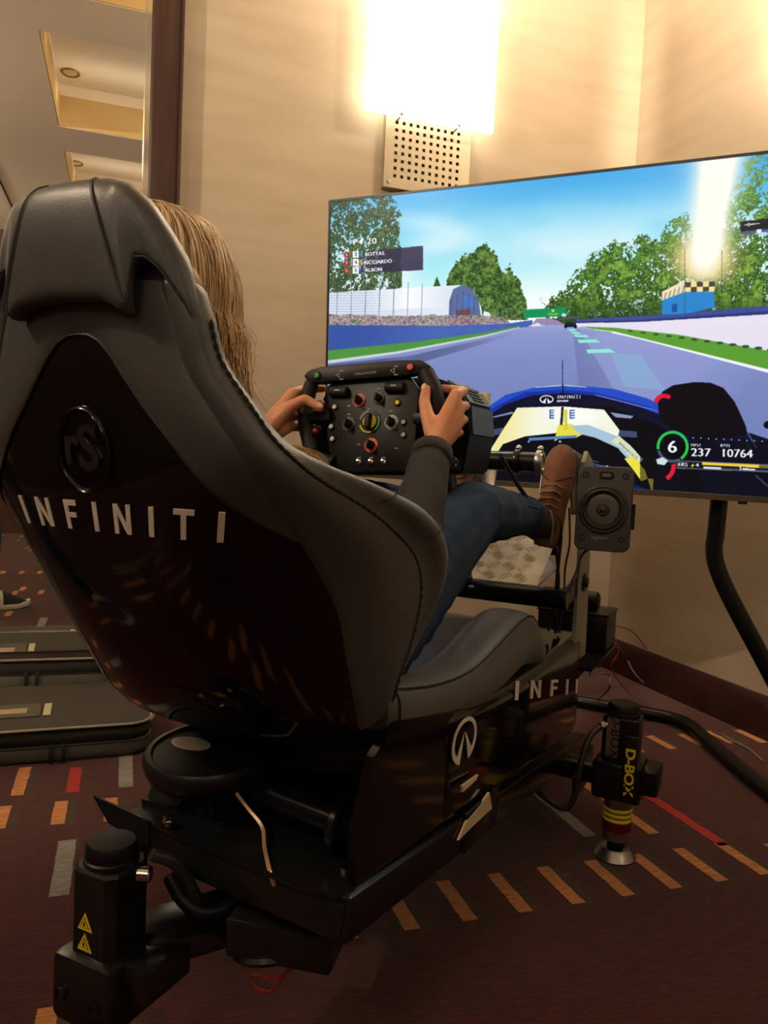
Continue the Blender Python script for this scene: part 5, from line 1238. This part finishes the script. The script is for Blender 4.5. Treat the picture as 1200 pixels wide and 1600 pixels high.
for x, y in ((233, 145), (575, 117)):
    m = MB()
    for dx, dy in ((-.0028, 0), (.0028, .003), (.0028, -.003)): m.lathe(at_c(x, y, .016) + WU * dx + WV * dy, WN, [(.0018, 0), (.0018, .0012), (0, .0014)], 10)
    st3 = build(m, 'indicator_dots', M['grey'], bar); st3['kind'] = 'stuff'
    for dy in (-24, 28): build(MB().prism([(-.0045, 0), (.0045, 0), (.0045, .002), (-.0045, .002)], at_c(x + 20, y + dy, .0162), WU, WV, WN, .0003), 'print_mark', M['grey'], bar, angle=None)
c = at_c(98, 500, .004)
build(MB().lathe(c, WN, [(.0075, 0), (.007, .008), (.005, .010), (0, .0105)], 18), 'thumb_button', M['red_p'], wh)
# motor housing behind the rim
def hb(px, py, y): p = ry(px, py, y); return (p.x, p.z)
HO = [hb(x, y, .10) for x, y in ((684, 592), (704, 597), (722, 608), (741, 634), (744, 682), (733, 740), (700, 742), (520, 742), (505, 690), (505, 650), (530, 604))]
m = MB().prism(HO, (0, .06, 0), (1, 0, 0), (0, 0, 1), (0, 1, 0), .15)
b = bmesh.new(); vs = [b.verts.new(p) for p in m.v]
for f in m.f: b.faces.new([vs[i] for i in f])
bmesh.ops.recalc_face_normals(b, faces=b.faces[:]); bmesh.ops.bevel(b, geom=b.edges[:], offset=.005, segments=2, affect='EDGES')
hs = build(MB().bm(b), 'motor_housing', M['plastic'], wh, angle=30)
Q = [HO[2], HO[3], HO[4]]
sidep = [(.155, .02), (.155, .17)]
def side_sheet(a, b, y0, y1, h):
    a, b = V((a[0], 0, a[1])), V((b[0], 0, b[1])); d = (b - a).normalized(); n_ = V((-d.z, 0, d.x)); n_ = -n_ if n_.x < 0 else n_
    a = a + d * .003; b = b - d * .003; m = MB()
    m.add([p + n_ * hh + V((0, yy, 0)) for hh in (.0005, h) for p, yy in ((a, y0), (b, y0), (b, y1), (a, y1))], [(0, 1, 2, 3), (7, 6, 5, 4), (0, 4, 5, 1), (1, 5, 6, 2), (2, 6, 7, 3), (3, 7, 4, 0)])
    return m
for k in range(1, 4): build(side_sheet(HO[k], HO[k + 1], .075, .20, .004), 'side_panel', M['blue_side'], hs, angle=None)
for k in range(4):
    a = V((HO[2][0], 0, HO[2][1])).lerp(V((HO[3][0], 0, HO[3][1])), .15 + .2 * k)
    build(MB().box((a.x + .002, .135, a.z + .004), (.006, .06, .0028), (0, math.radians(35), 0)), 'vent_slot', M['plastic'], hs, angle=None)
CP = [hb(x, y, .225) for x, y in ((700, 612), (741, 611), (766, 615), (759, 680), (746, 690), (700, 690))]
cp_ = build(MB().prism(CP, (0, .211, 0), (1, 0, 0), (0, 0, 1), (0, 1, 0), .02), 'rear_cover', M['cream'], wh, angle=None)
pz = ry(752, 619, .2105); build(MB().lathe((pz.x, .2108, pz.z), (0, -1, 0), [(.004, 0), (.004, .001), (.002, .001), (.002, 0)], 12), 'screw', M['plastic'], cp_)
xc = ry(708, 722, .0595)
m = MB().lathe((xc.x, .0598, xc.z), (0, -1, 0), [(.0105, 0), (.0105, .0012), (.0095, .0016), (.0, .0018)], 28)
lgx = build(m, 'guide_button', M['plastic'], wh)
m = MB()
for s_ in (1, -1):
    q = [(-.0085 * s_, .0055), (-.0065 * s_, .0075), (-.001 * s_, .001), (.0062 * s_, -.0078), (.0082 * s_, -.0058), (.001 * s_, .0005)]
    m.prism(q, (xc.x, .0580, xc.z), (1, 0, 0), (0, 0, 1), (0, -1, 0), .0003)
q = [(.0107 * math.cos(a), .0107 * math.sin(a)) for a in np.linspace(0, 2 * PI, 30)] + [(.0098 * math.cos(a), .0098 * math.sin(a)) for a in np.linspace(2 * PI, 0, 30)]
m.prism(q, (xc.x, .0584, xc.z), (1, 0, 0), (0, 0, 1), (0, -1, 0), .0003)
build(m, 'guide_mark', M['grey'], lgx, angle=None)
build(MB().cyl(WC + WN * -.016, V((-.035, .07, 1.03)), .035, 28), 'wheel_hub', M['plastic'], wh)
build(MB().box((-.01, .30, .945), (.10, .34, .018)).beam((-.01, .12, .945), (-.01, .12, .93), .06, .02), 'base_bracket', M['satin'], wh)

# ------------------------------------------------------------------ people
def torso_rings(st_, n=24):
    rings = []
    for i, (x, y, z, a, b) in enumerate(st_):
        p = V((x, y, z)); q0 = V(st_[max(i - 1, 0)][:3]); q1 = V(st_[min(i + 1, len(st_) - 1)][:3]); t = (q1 - q0).normalized()
        f = V((0, 1, 0)) - t * t.y; f.normalize()
        r_ = f.cross(t).normalized()
        rings.append([p + r_ * (a * math.cos(an)) + f * (b * math.sin(an)) for an in np.linspace(0, 2 * PI, n, endpoint=False)])
    return rings
# driver, seated: joints in rig coordinates
D = dict(hipR=(.085, -.29, .625), kneeR=(.150, .105, .862), ankR=(.140, .545, .838), hipL=(-.085, -.29, .625), kneeL=(-.115, .10, .855), ankL=(-.085, .53, .83),
         shR=(.155, -.560, .885), elR=(.188, -.270, .805), wrR=(.138, -.078, .983), shL=(-.155, -.560, .885), elL=(-.250, -.29, .80), wrL=(-.243, -.088, .985))
TORSO = [(0, -.285, .60, .155, .10), (0, -.34, .635, .165, .115), (0, -.40, .69, .150, .105), (0, -.46, .745, .130, .092), (0, -.51, .80, .138, .09), (0, -.545, .855, .150, .085), (0, -.565, .895, .140, .07), (0, -.575, .93, .07, .055)]
body = MB()
body.loft(torso_rings(TORSO))
for s in 'RL':
    body.limb([D['hip' + s], D['knee' + s], D['ank' + s]], [.078, .050, .034])
    body.limb([D['sh' + s], D['el' + s], D['wr' + s]], [.046, .036, .0235])
HX = V((-.018, -.035, -.004))                      # where the head sits
def hq(*p): return V(p) + HX
hd = hq(0, -.548, 1.148)
body.limb([(0, -.57, .91), (-.012, -.59, 1.0), hq(0, -.55, 1.08)], [.055, .050, .048])
body.sphere(hd, (.072, .090, .100), 24, 16).sphere(hq(0, -.505, 1.085), (.052, .058, .052), 20, 12).sphere(hq(0, -.487, 1.058), (.024, .022, .02), 12, 8)
body.limb([hq(0, -.463, 1.135), hq(0, -.446, 1.108)], [.008, .012]); body.sphere(hq(.011, -.456, 1.106), .009).sphere(hq(-.011, -.456, 1.106), .009)
body.sphere(hq(0, -.455, 1.082), (.021, .012, .009), 12, 8).sphere(hq(.034, -.478, 1.118), (.022, .018, .02)).sphere(hq(-.034, -.478, 1.118), (.022, .018, .02))
for s in (1, -1): body.sphere(hq(s * .074, -.548, 1.128), (.008, .018, .028), 10, 8)
def hand(m, wrist, K, F, thumb, rp=.0125):
    w = V(wrist)
    for k, r in zip(K, (.0125, .013, .0125, .0115)): m.limb([w.lerp(V(k), .05), w.lerp(V(k), .55), k], [.0195, .0165, r], 10)
    for i in range(3): m.limb([V(K[i]).lerp(w, .25), V(K[i + 1]).lerp(w, .25)], [.0145, .0145], 10)
    for k, f, r in zip(K, F, (.0092, .0096, .0092, .0082)): m.limb([k] + f, [r * 1.15, r * 1.02, r * .95, r * .85], 10)
    m.limb(thumb, [.0175, .0135, .0112, .0098], 10)
GR = lambda z: V((.117 - .0, .0, z))
KR = [(.150, -.012, 1.084), (.1565, -.006, 1.062), (.1575, -.006, 1.038), (.153, -.012, 1.016)]
FR = [[(.150, .030, 1.096), (.124, .042, 1.100), (.104, .034, 1.102)], [(.153, .032, 1.068), (.124, .043, 1.070), (.103, .034, 1.070)], [(.152, .031, 1.042), (.123, .042, 1.043), (.103, .034, 1.044)], [(.146, .027, 1.017), (.120, .037, 1.018), (.102, .030, 1.019)]]
TR = [(.128, -.058, 1.012), (.108, -.044, 1.045), (.095, -.030, 1.070), (.091, -.016, 1.094)]
hand(body, D['wrR'], KR, FR, TR)
KL = [(-.208, -.012, 1.088), (-.216, -.004, 1.066), (-.218, -.004, 1.042), (-.214, -.010, 1.019)]
FL = [[(-.210, .028, 1.100), (-.186, .042, 1.102), (-.166, .036, 1.102)], [(-.214, .033, 1.070), (-.188, .043, 1.071), (-.166, .034, 1.071)], [(-.214, .032, 1.044), (-.188, .043, 1.044), (-.167, .034, 1.044)], [(-.210, .028, 1.019), (-.186, .038, 1.019), (-.168, .030, 1.019)]]
TL = [(-.222, -.060, 1.020), (-.194, -.046, 1.056), (-.165, -.034, 1.073), (-.136, -.024, 1.058)]
hand(body, D['wrL'], KL, FL, TL)
dr = thing('person', 'seated driver with long blonde hair, black sweater, navy jeans and brown boots holding the wheel', 'person', (0, -.32, .55), rig=True)
bd = build(fuse(body, .0034, 3, .5), 'body', M['skin'], dr, angle=180)
for s in (1, -1):
    e_ = build(MB().sphere(hq(s * .031, -.474, 1.133), (.012, .010, .010), 16, 10), 'eye', M['eye'], dr)
    build(MB().lathe(hq(s * .031, -.4645, 1.133), (0, 1, 0), [(.0055, 0), (.005, .001), (0, .0014)], 16), 'iris', M['iris'], e_)
build(MB().sphere(hq(0, -.4435, 1.082), (.019, .004, .0065), 14, 8), 'mouth', M['lip'], dr)
for t, q in ((TR[3], V((-.2, -.75, .35))), (TL[3], V((.3, -.7, .6)))):
    c = V(t); n_ = q.normalized(); a_ = (c - V(TR[2] if t is TR[3] else TL[2])).normalized()
    build(MB().sphere(c + n_ * .0082 + a_ * .002, (.0058, .0022, .0075), 10, 6, Matrix((a_.cross(n_), n_, a_)).transposed()), 'thumbnail', M['nail'], dr)
# sweater
sw = MB(); sw.loft(torso_rings([(x, y, z, a + .010, b + .010) for x, y, z, a, b in TORSO[1:]]))
for s, e in (('R', .90), ('L', .93)):
    w = V(D['el' + s]).lerp(V(D['wr' + s]), e); sw.limb([D['sh' + s], V(D['sh' + s]).lerp(V(D['el' + s]), .5), D['el' + s], V(D['el' + s]).lerp(w, .5), w], [.062, .056, .050, .043, .036])
swm = fuse(sw, .005, 4, .5)
def wrinkle(mb, amp, fr, seed=0.0):
    for i, v in enumerate(mb.v):
        n_ = mnoise.noise_vector(V((v.x * fr + seed, v.y * fr, v.z * fr * .8))); mb.v[i] = v + n_ * amp
    return mb
wrinkle(swm, .0035, 26); build(swm, 'sweater', M['knit'], dr, angle=180)
for s, e0 in (('R', .86), ('L', .90)):
    a, b = V(D['el' + s]), V(D['wr' + s]); d = (b - a).normalized(); c = a.lerp(b, e0)
    build(MB().lathe(c, d, [(.036, 0), (.0385, .006), (.0375, .018), (.036, .030), (.033, .033), (.029, .030)], 24), 'sleeve_cuff', M['knit'], dr, angle=180)
# jeans
jm = MB(); jm.loft(torso_rings([(x, y, z, a + .012, b + .012) for x, y, z, a, b in TORSO[:3]]))
for s in 'RL':
    h_, k_, a_ = V(D['hip' + s]), V(D['knee' + s]), V(D['ank' + s]); e_ = k_.lerp(a_, .93)
    jm.limb([h_, h_.lerp(k_, .5), k_, k_.lerp(a_, .35), e_], [.096, .084, .064, .061, .047])
jmm = fuse(jm, .005, 4, .5)
wrinkle(jmm, .004, 17, 3.1)
for i, v in enumerate(jmm.v):                      # creases at the hip fold and behind the knee
    k = math.exp(-((v.y + .17) / .12) ** 2); jmm.v[i] = v + V((0, -.35, .9)) * (.0035 * k * math.sin((v.y * .9 + v.z * .35 + .3 * v.x) * 150))
    k = math.exp(-((v.y - .16) / .05) ** 2) * (v.z < .87); jmm.v[i] = jmm.v[i] + V((0, .2, -.6)) * (.004 * k * math.sin(v.y * 230 + v.x * 60))
jo = build(jmm, 'jeans', M['jeans'], dr, angle=180)
for s, sx in (('R', 1), ('L', -1)):
    k_, a_ = V(D['knee' + s]), V(D['ank' + s]); d = (a_ - k_).normalized()
    build(MB().lathe(k_.lerp(a_, .90), d, [(.047, 0), (.0495, .003), (.0495, .020), (.047, .023), (.040, .020)], 28), 'hem', M['jeans'], jo, angle=180)
    pts = [k_.lerp(a_, t) + V((sx * .052 * (1 - .12 * t), 0, .018 + .01 * (1 - t))) for t in np.linspace(.12, .9, 14)]
    build(MB().tube([p + V((0, 0, .0)) for p in pts], .0013, 6), 'side_seam', M['jeans'], jo)
# boots: ankle collar, upper, sole, laces
def boot(ank, heel, toe, side, name_label=None):
    ank, heel, toe = V(ank), V(heel), V(toe); L = (toe - heel).length; f = (toe - heel) / L       # f: heel to toe
    lr = V((1, 0, 0)); lr = (lr - f * lr.dot(f)).normalized(); up = lr.cross(f).normalized()        # up: away from the sole, towards the shin
    if up.dot(ank - heel) < 0: up = -up
    P = lambda a, b, c: heel + f * a + lr * b + up * c
    SO = [(-.012, .020), (.0, .030), (.04, .033), (.10, .031), (.16, .041), (.205, .043), (.235, .036), (.255, .020), (.262, .006)]
    outl = [(a, b) for a, b in SO] + [(a, -b) for a, b in reversed(SO)]
    b_ = thing('boot', '', '', (0, 0, 0)) if False else None
    sole = MB().loft([[P(a, b * .96, -.012) for a, b in outl], [P(a, b, -.009) for a, b in outl], [P(a, b * 1.03, .002) for a, b in outl], [P(a, b * .98, .008) for a, b in outl]])
    up_ = MB(); secs = [(-.010, .026, .075), (.02, .034, .085), (.06, .036, .088), (.10, .035, .078), (.14, .039, .064), (.18, .042, .055), (.215, .040, .047), (.243, .030, .036), (.258, .014, .022)]
    rings = []
    for a, hw, h in [tuple(v) for v in crom(secs, 3)]:
        rings.append([P(a, hw * math.cos(t) * (1.0 if math.sin(t) < .2 else 1 - .25 * (math.sin(t) - .2)), h * max(math.sin(t), 0) ** .8 + .004 if math.sin(t) > 0 else .004 + .004 * math.sin(t)) for t in np.linspace(0, 2 * PI, 24, endpoint=False)])
    up_.loft(rings)
    o = build(up_, 'boot', M['suede'], dr, angle=180)
    build(sole, 'sole', M['sole'], o, angle=40)
    build(MB().tube([P(.17 + .012 * math.cos(t * 2), .0425 * math.cos(t), .058 * math.sin(t) ** .8 + .003) for t in np.linspace(.12, PI - .12, 16)], .0022, 6), 'toe_seam', M['sole'], o)
    d = (ank - P(.035, 0, .05)).normalized(); c = P(.035, 0, .05)
    build(MB().lathe(c, d, [(.040, 0), (.043, .02), (.045, .045), (.047, .062), (.045, .067), (.039, .064), (.037, .05)], 26), 'boot_collar', M['cuff'], o, angle=180)
    for i, a in enumerate((.085, .103, .121, .139)):
        h = .086 - .007 * i
        build(MB().tube([P(a, -.028, h * .75), P(a + .006, -.012, h + .001), P(a + .010, .012, h + .001), P(a + .004, .028, h * .75)], .0023, 6), 'lace', M['lace'], o)
    for sgn in (1, -1):
        b0 = P(.075, .012 * sgn, .09)
        build(MB().tube(rig_path([tuple(b0), tuple(b0 + up * .018 + lr * .012 * sgn), tuple(b0 + up * .022 + lr * .02 * sgn + V((0, 0, -.03))), tuple(b0 + up * .016 + lr * (.012 * sgn + .004) + V((0, 0, -.075)))], 6), .0022, 6), 'lace', M['lace'] if sgn > 0 else M['cuff'], o)
    return o
boot(D['ankR'], (.168, .640, .765), (.190, .672, 1.012), 1)
boot(D['ankL'], (-.085, .635, .755), (-.09, .665, 1.0), -1)
# hair: under-volume and strands
hu = MB().sphere(hq(0, -.562, 1.150), (.080, .092, .105), 24, 16)
for s in (1, -1):
    hu.limb([hq(s * .062, -.545, 1.17), hq(s * .068, -.530, 1.10), hq(s * .072, -.525, 1.02), hq(s * .080, -.515, .955), hq(s * .080, -.49, .92)], [.024, .018, .017, .016, .010])
    hu.limb([hq(s * .045, -.60, 1.15), hq(s * .052, -.61, 1.05), hq(s * .06, -.60, .98)], [.042, .036, .026])
hu.limb([hq(0, -.62, 1.13), hq(0, -.63, 1.04), hq(0, -.63, .97)], [.048, .038, .028])
hm = fuse(hu, .006, 4, .5)
keep = MB()                                        # open the volume over the face
for f in hm.f:
    c = sum((hm.v[i] for i in f), V((0, 0, 0))) / len(f) - HX
    if c.y > -.490 and abs(c.x) < .050 and c.z < 1.205 and c.z > 1.0: continue
    keep.f.append(f); keep.m.append(0)
keep.v = hm.v
hairo = build(keep, 'hair', [M['hair_m']], dr, angle=180, fix=False)
strands = MB()
def strand(pts, r, mi):
    P_ = rig_path(pts, 3); n_ = len(P_); strands.tube(P_, [r * (1 - .75 * (i / (n_ - 1)) ** 2) for i in range(n_)], 3, caps=False, mi=mi)
hc = hq(0, -.557, 1.150); hr_ = V((.0860, .1020, .1110))
def lock(ph, r, mi, zend, spread, fly=0.0, n=11):
    d = V((math.cos(ph), math.sin(ph), 0)); pts = []
    ph2 = ph
    part = hq(random.uniform(-.004, .004), random.uniform(-.62, -.50), 0)
    for k in range(6):
        th = math.radians(6 + 92 * k / 5) ; g = 1 + random.uniform(-.008, .014) + fly * .02
        e = V((d.x * math.sin(th) * hr_.x, d.y * math.sin(th) * hr_.y, math.cos(th) * hr_.z)) * g
        p = hc + e; w_ = (1 - k / 5) ** 1.5; p = V((p.x, p.y * (1 - w_ * .6) + part.y * w_ * .6, p.z)); pts.append(tuple(p))
    p = V(pts[-1]); seed = random.uniform(0, 9); out = V((d.x, d.y * .4 + .18, 0))
    steps = n - 6
    z0 = p.z
    for k in range(1, steps + 1):
        t = k / steps; z = z0 + (zend - z0) * t
        wv = .006 * math.sin(seed + t * 6.5) + fly * .012 * math.sin(seed * 2 + t * 4)
        cur = (.014 * t ** 2.5 * spread)
        q = V((p.x + out.x * (cur + wv * .7) + random.uniform(-.003, .003), p.y + out.y * (.03 * t + cur) + wv * .5 + .02 * t * (d.y < -.5) + random.uniform(-.003, .003), z))
        pts.append(tuple(q))
    strand(pts, r, mi)
for i in range(1150):
    ph = math.radians(random.uniform(-245, 62)); mi = random.choice([0, 0, 0, 1, 1, 1, 2])
    lock(ph, random.uniform(.0010, .0021), mi, random.uniform(.905, 1.0), random.uniform(.2, 1.5))
for i in range(420):                               # fuller on the side towards the camera
    ph = math.radians(random.uniform(-75, 66)); mi = random.choice([0, 0, 0, 1, 1, 2])
    lock(ph, random.uniform(.0010, .0020), mi, random.uniform(.90, .99), random.uniform(.3, 1.8))
for i in range(60):
    lock(math.radians(random.uniform(-40, 66)), .0006, 0, random.uniform(.93, 1.08), random.uniform(.5, 3.5), fly=random.uniform(.6, 1.8))
for i in range(46):                                # ends lying forward over the chest
    t = random.uniform(-1, 1); u_ = random.uniform(0, 1)
    a = ry(405, 690 + 10 * t, -.40); b_ = ry(435, 704 + 10 * t, -.37); c_ = ry(466 + 10 * u_, 708 + 12 * t, -.35); d_ = ry(488 + 22 * u_, 722 + 10 * t, -.345); e_ = ry(498 + 16 * u_, 748 + 6 * t, -.35)
    strand([tuple(hq(.072 + .01 * t, -.50, .985)), tuple(hq(.080 + .012 * t, -.43, .945 + .006 * t))] + [tuple(q) for q in (a, b_, c_, d_, e_)], random.uniform(.0006, .0014), random.choice([0, 0, 1]))
so_ = build(strands, 'hair_strands', [M['hair_l'], M['hair_m'], M['hair_d']], hairo, angle=180, fix=False); so_['kind'] = 'stuff'

# ------------------------------------------------------------------ bystander, seen only as a shoe in the mirror
by = thing('person', 'standing bystander whose black and white trainer shows in the mirror', 'person', (-.95, 1.62, 0))
toe, heel = V((-.545, 1.40, 0)), V((-.80, 1.50, 0)); fd = (toe - heel).normalized(); sd = V((fd.y, -fd.x, 0))
f2 = V((-.24, .10, 0))
org = (heel + fd * .06)
def bpt(a, b, z): return org + f2 * .5 + fd * a + sd * b + V((0, 0, z))
def trainer(h):
    P = lambda a, b, z: h + fd * a + sd * b + V((0, 0, z))
    SO = [(-.01, .024), (.0, .034), (.05, .039), (.11, .040), (.17, .050), (.22, .049), (.265, .036), (.288, .012)]
    ol = [(a, b) for a, b in SO] + [(a, -b) for a, b in reversed(SO)]
    lift = lambda a: .012 * max(0, (a - .2) / .07) ** 2
    o = build(MB().loft([[P(a, b * .94, .001 + lift(a)) for a, b in ol], [P(a, b, .006 + lift(a)) for a, b in ol], [P(a, b, .026 + lift(a)) for a, b in ol], [P(a, b * .95, .030 + lift(a)) for a, b in ol]]), 'sole', M['shoe_w'], by, angle=40)
    def upper(a0, a1, grow, name, m_):
        secs = [(-.006, .028, .11), (.03, .037, .125), (.07, .039, .125), (.11, .040, .112), (.15, .043, .098), (.19, .046, .082), (.225, .043, .066), (.262, .028, .048), (.284, .012, .034)]
        rg = []
        for a, hw, hh in [tuple(v) for v in crom(secs, 4)]:
            if a < a0 or a > a1: continue
            rg.append([P(a, (hw + grow) * math.cos(t), .028 + (hh - .028 + grow) * max(math.sin(t), 0) ** .75) for t in np.linspace(0, PI, 16)])
        return build(MB().loft(rg, caps=False, closed=False), name, m_, by, angle=180)
    upper(-1, 1, 0, 'upper', M['shoe_b']); upper(.075, .135, .002, 'side_stripe', M['shoe_w']); upper(-.01, .02, .002, 'heel_panel', M['shoe_w'])
trainer(heel); trainer(heel + f2)
bb_ = MB()
for k, h in ((-1, heel), (1, heel + f2)):
    a = h + fd * .045; hp = bpt(0, -.085 * k, .86)
    bb_.limb([a + V((0, 0, .09)), a + V((0, 0, .46)) + fd * .02, hp], [.036, .052, .085])
    sh_ = bpt(0, -.17 * k, 1.36); el_ = bpt(-.01, -.215 * k, 1.08); wr_ = bpt(.05, -.20 * k, .84)
    bb_.limb([sh_, el_, wr_], [.05, .04, .026]); bb_.limb([wr_, wr_ + V((0, 0, -.09))], [.026, .03])
    for j in range(4): b0 = wr_ + V((0, 0, -.09)) + fd * (.024 - .016 * j); bb_.limb([b0, b0 + V((0, 0, -.035)) + fd * .004, b0 + V((0, 0, -.065)) + sd * (.012 * k)], [.009, .0085, .0075], 8)
    b0 = wr_ + V((0, 0, -.03)) + fd * .022; bb_.limb([b0, b0 + fd * .024 + V((0, 0, -.03)), b0 + fd * .028 + V((0, 0, -.06))], [.011, .010, .008], 8)
def brings(z_ab): return [[bpt(b * math.sin(t), a * math.cos(t), z) for t in np.linspace(0, 2 * PI, 20, endpoint=False)] for z, a, b in z_ab]
TB = [(.80, .15, .10), (.90, .165, .115), (1.02, .14, .10), (1.15, .145, .10), (1.28, .165, .105), (1.37, .15, .08), (1.42, .07, .06)]
bb_.loft(brings(TB)); bb_.limb([bpt(0, 0, 1.40), bpt(.01, 0, 1.50)], [.054, .05]); bb_.sphere(bpt(.01, 0, 1.585), (.078, .085, .11), 20, 14); bb_.sphere(bpt(.055, 0, 1.525), .05, 14, 10)
bb_.sphere(bpt(.10, 0, 1.56), .014); bb_.sphere(bpt(.085, 0, 1.535), (.02, .02, .008))
build(fuse(bb_, .007, 3, .5), 'body', M['skin'], by, angle=180)
tt_ = MB(); tt_.loft(brings([(z, a + .012, b + .012) for z, a, b in TB[:2]]))
ss_ = MB(); ss_.loft(brings([(z, a + .014, b + .014) for z, a, b in TB[1:]]))
for k, h in ((-1, heel), (1, heel + f2)):
    a = h + fd * .045; tt_.limb([a + V((0, 0, .12)), a + V((0, 0, .46)) + fd * .02, bpt(0, -.085 * k, .84)], [.056, .064, .095])
    ss_.limb([bpt(0, -.17 * k, 1.36), bpt(-.01, -.215 * k, 1.08), bpt(.045, -.20 * k, .88)], [.062, .052, .040])
build(fuse(tt_, .008, 3, .5), 'trousers', M['jeans'], by, angle=180); build(fuse(ss_, .008, 3, .5), 'sweater', M['fabric_b'], by, angle=180)
build(fuse(MB().sphere(bpt(-.008, 0, 1.60), (.088, .096, .112), 20, 14).sphere(bpt(-.03, 0, 1.54), (.08, .07, .09)), .008, 2, .5), 'hair', M['hair_d'], by, angle=180)
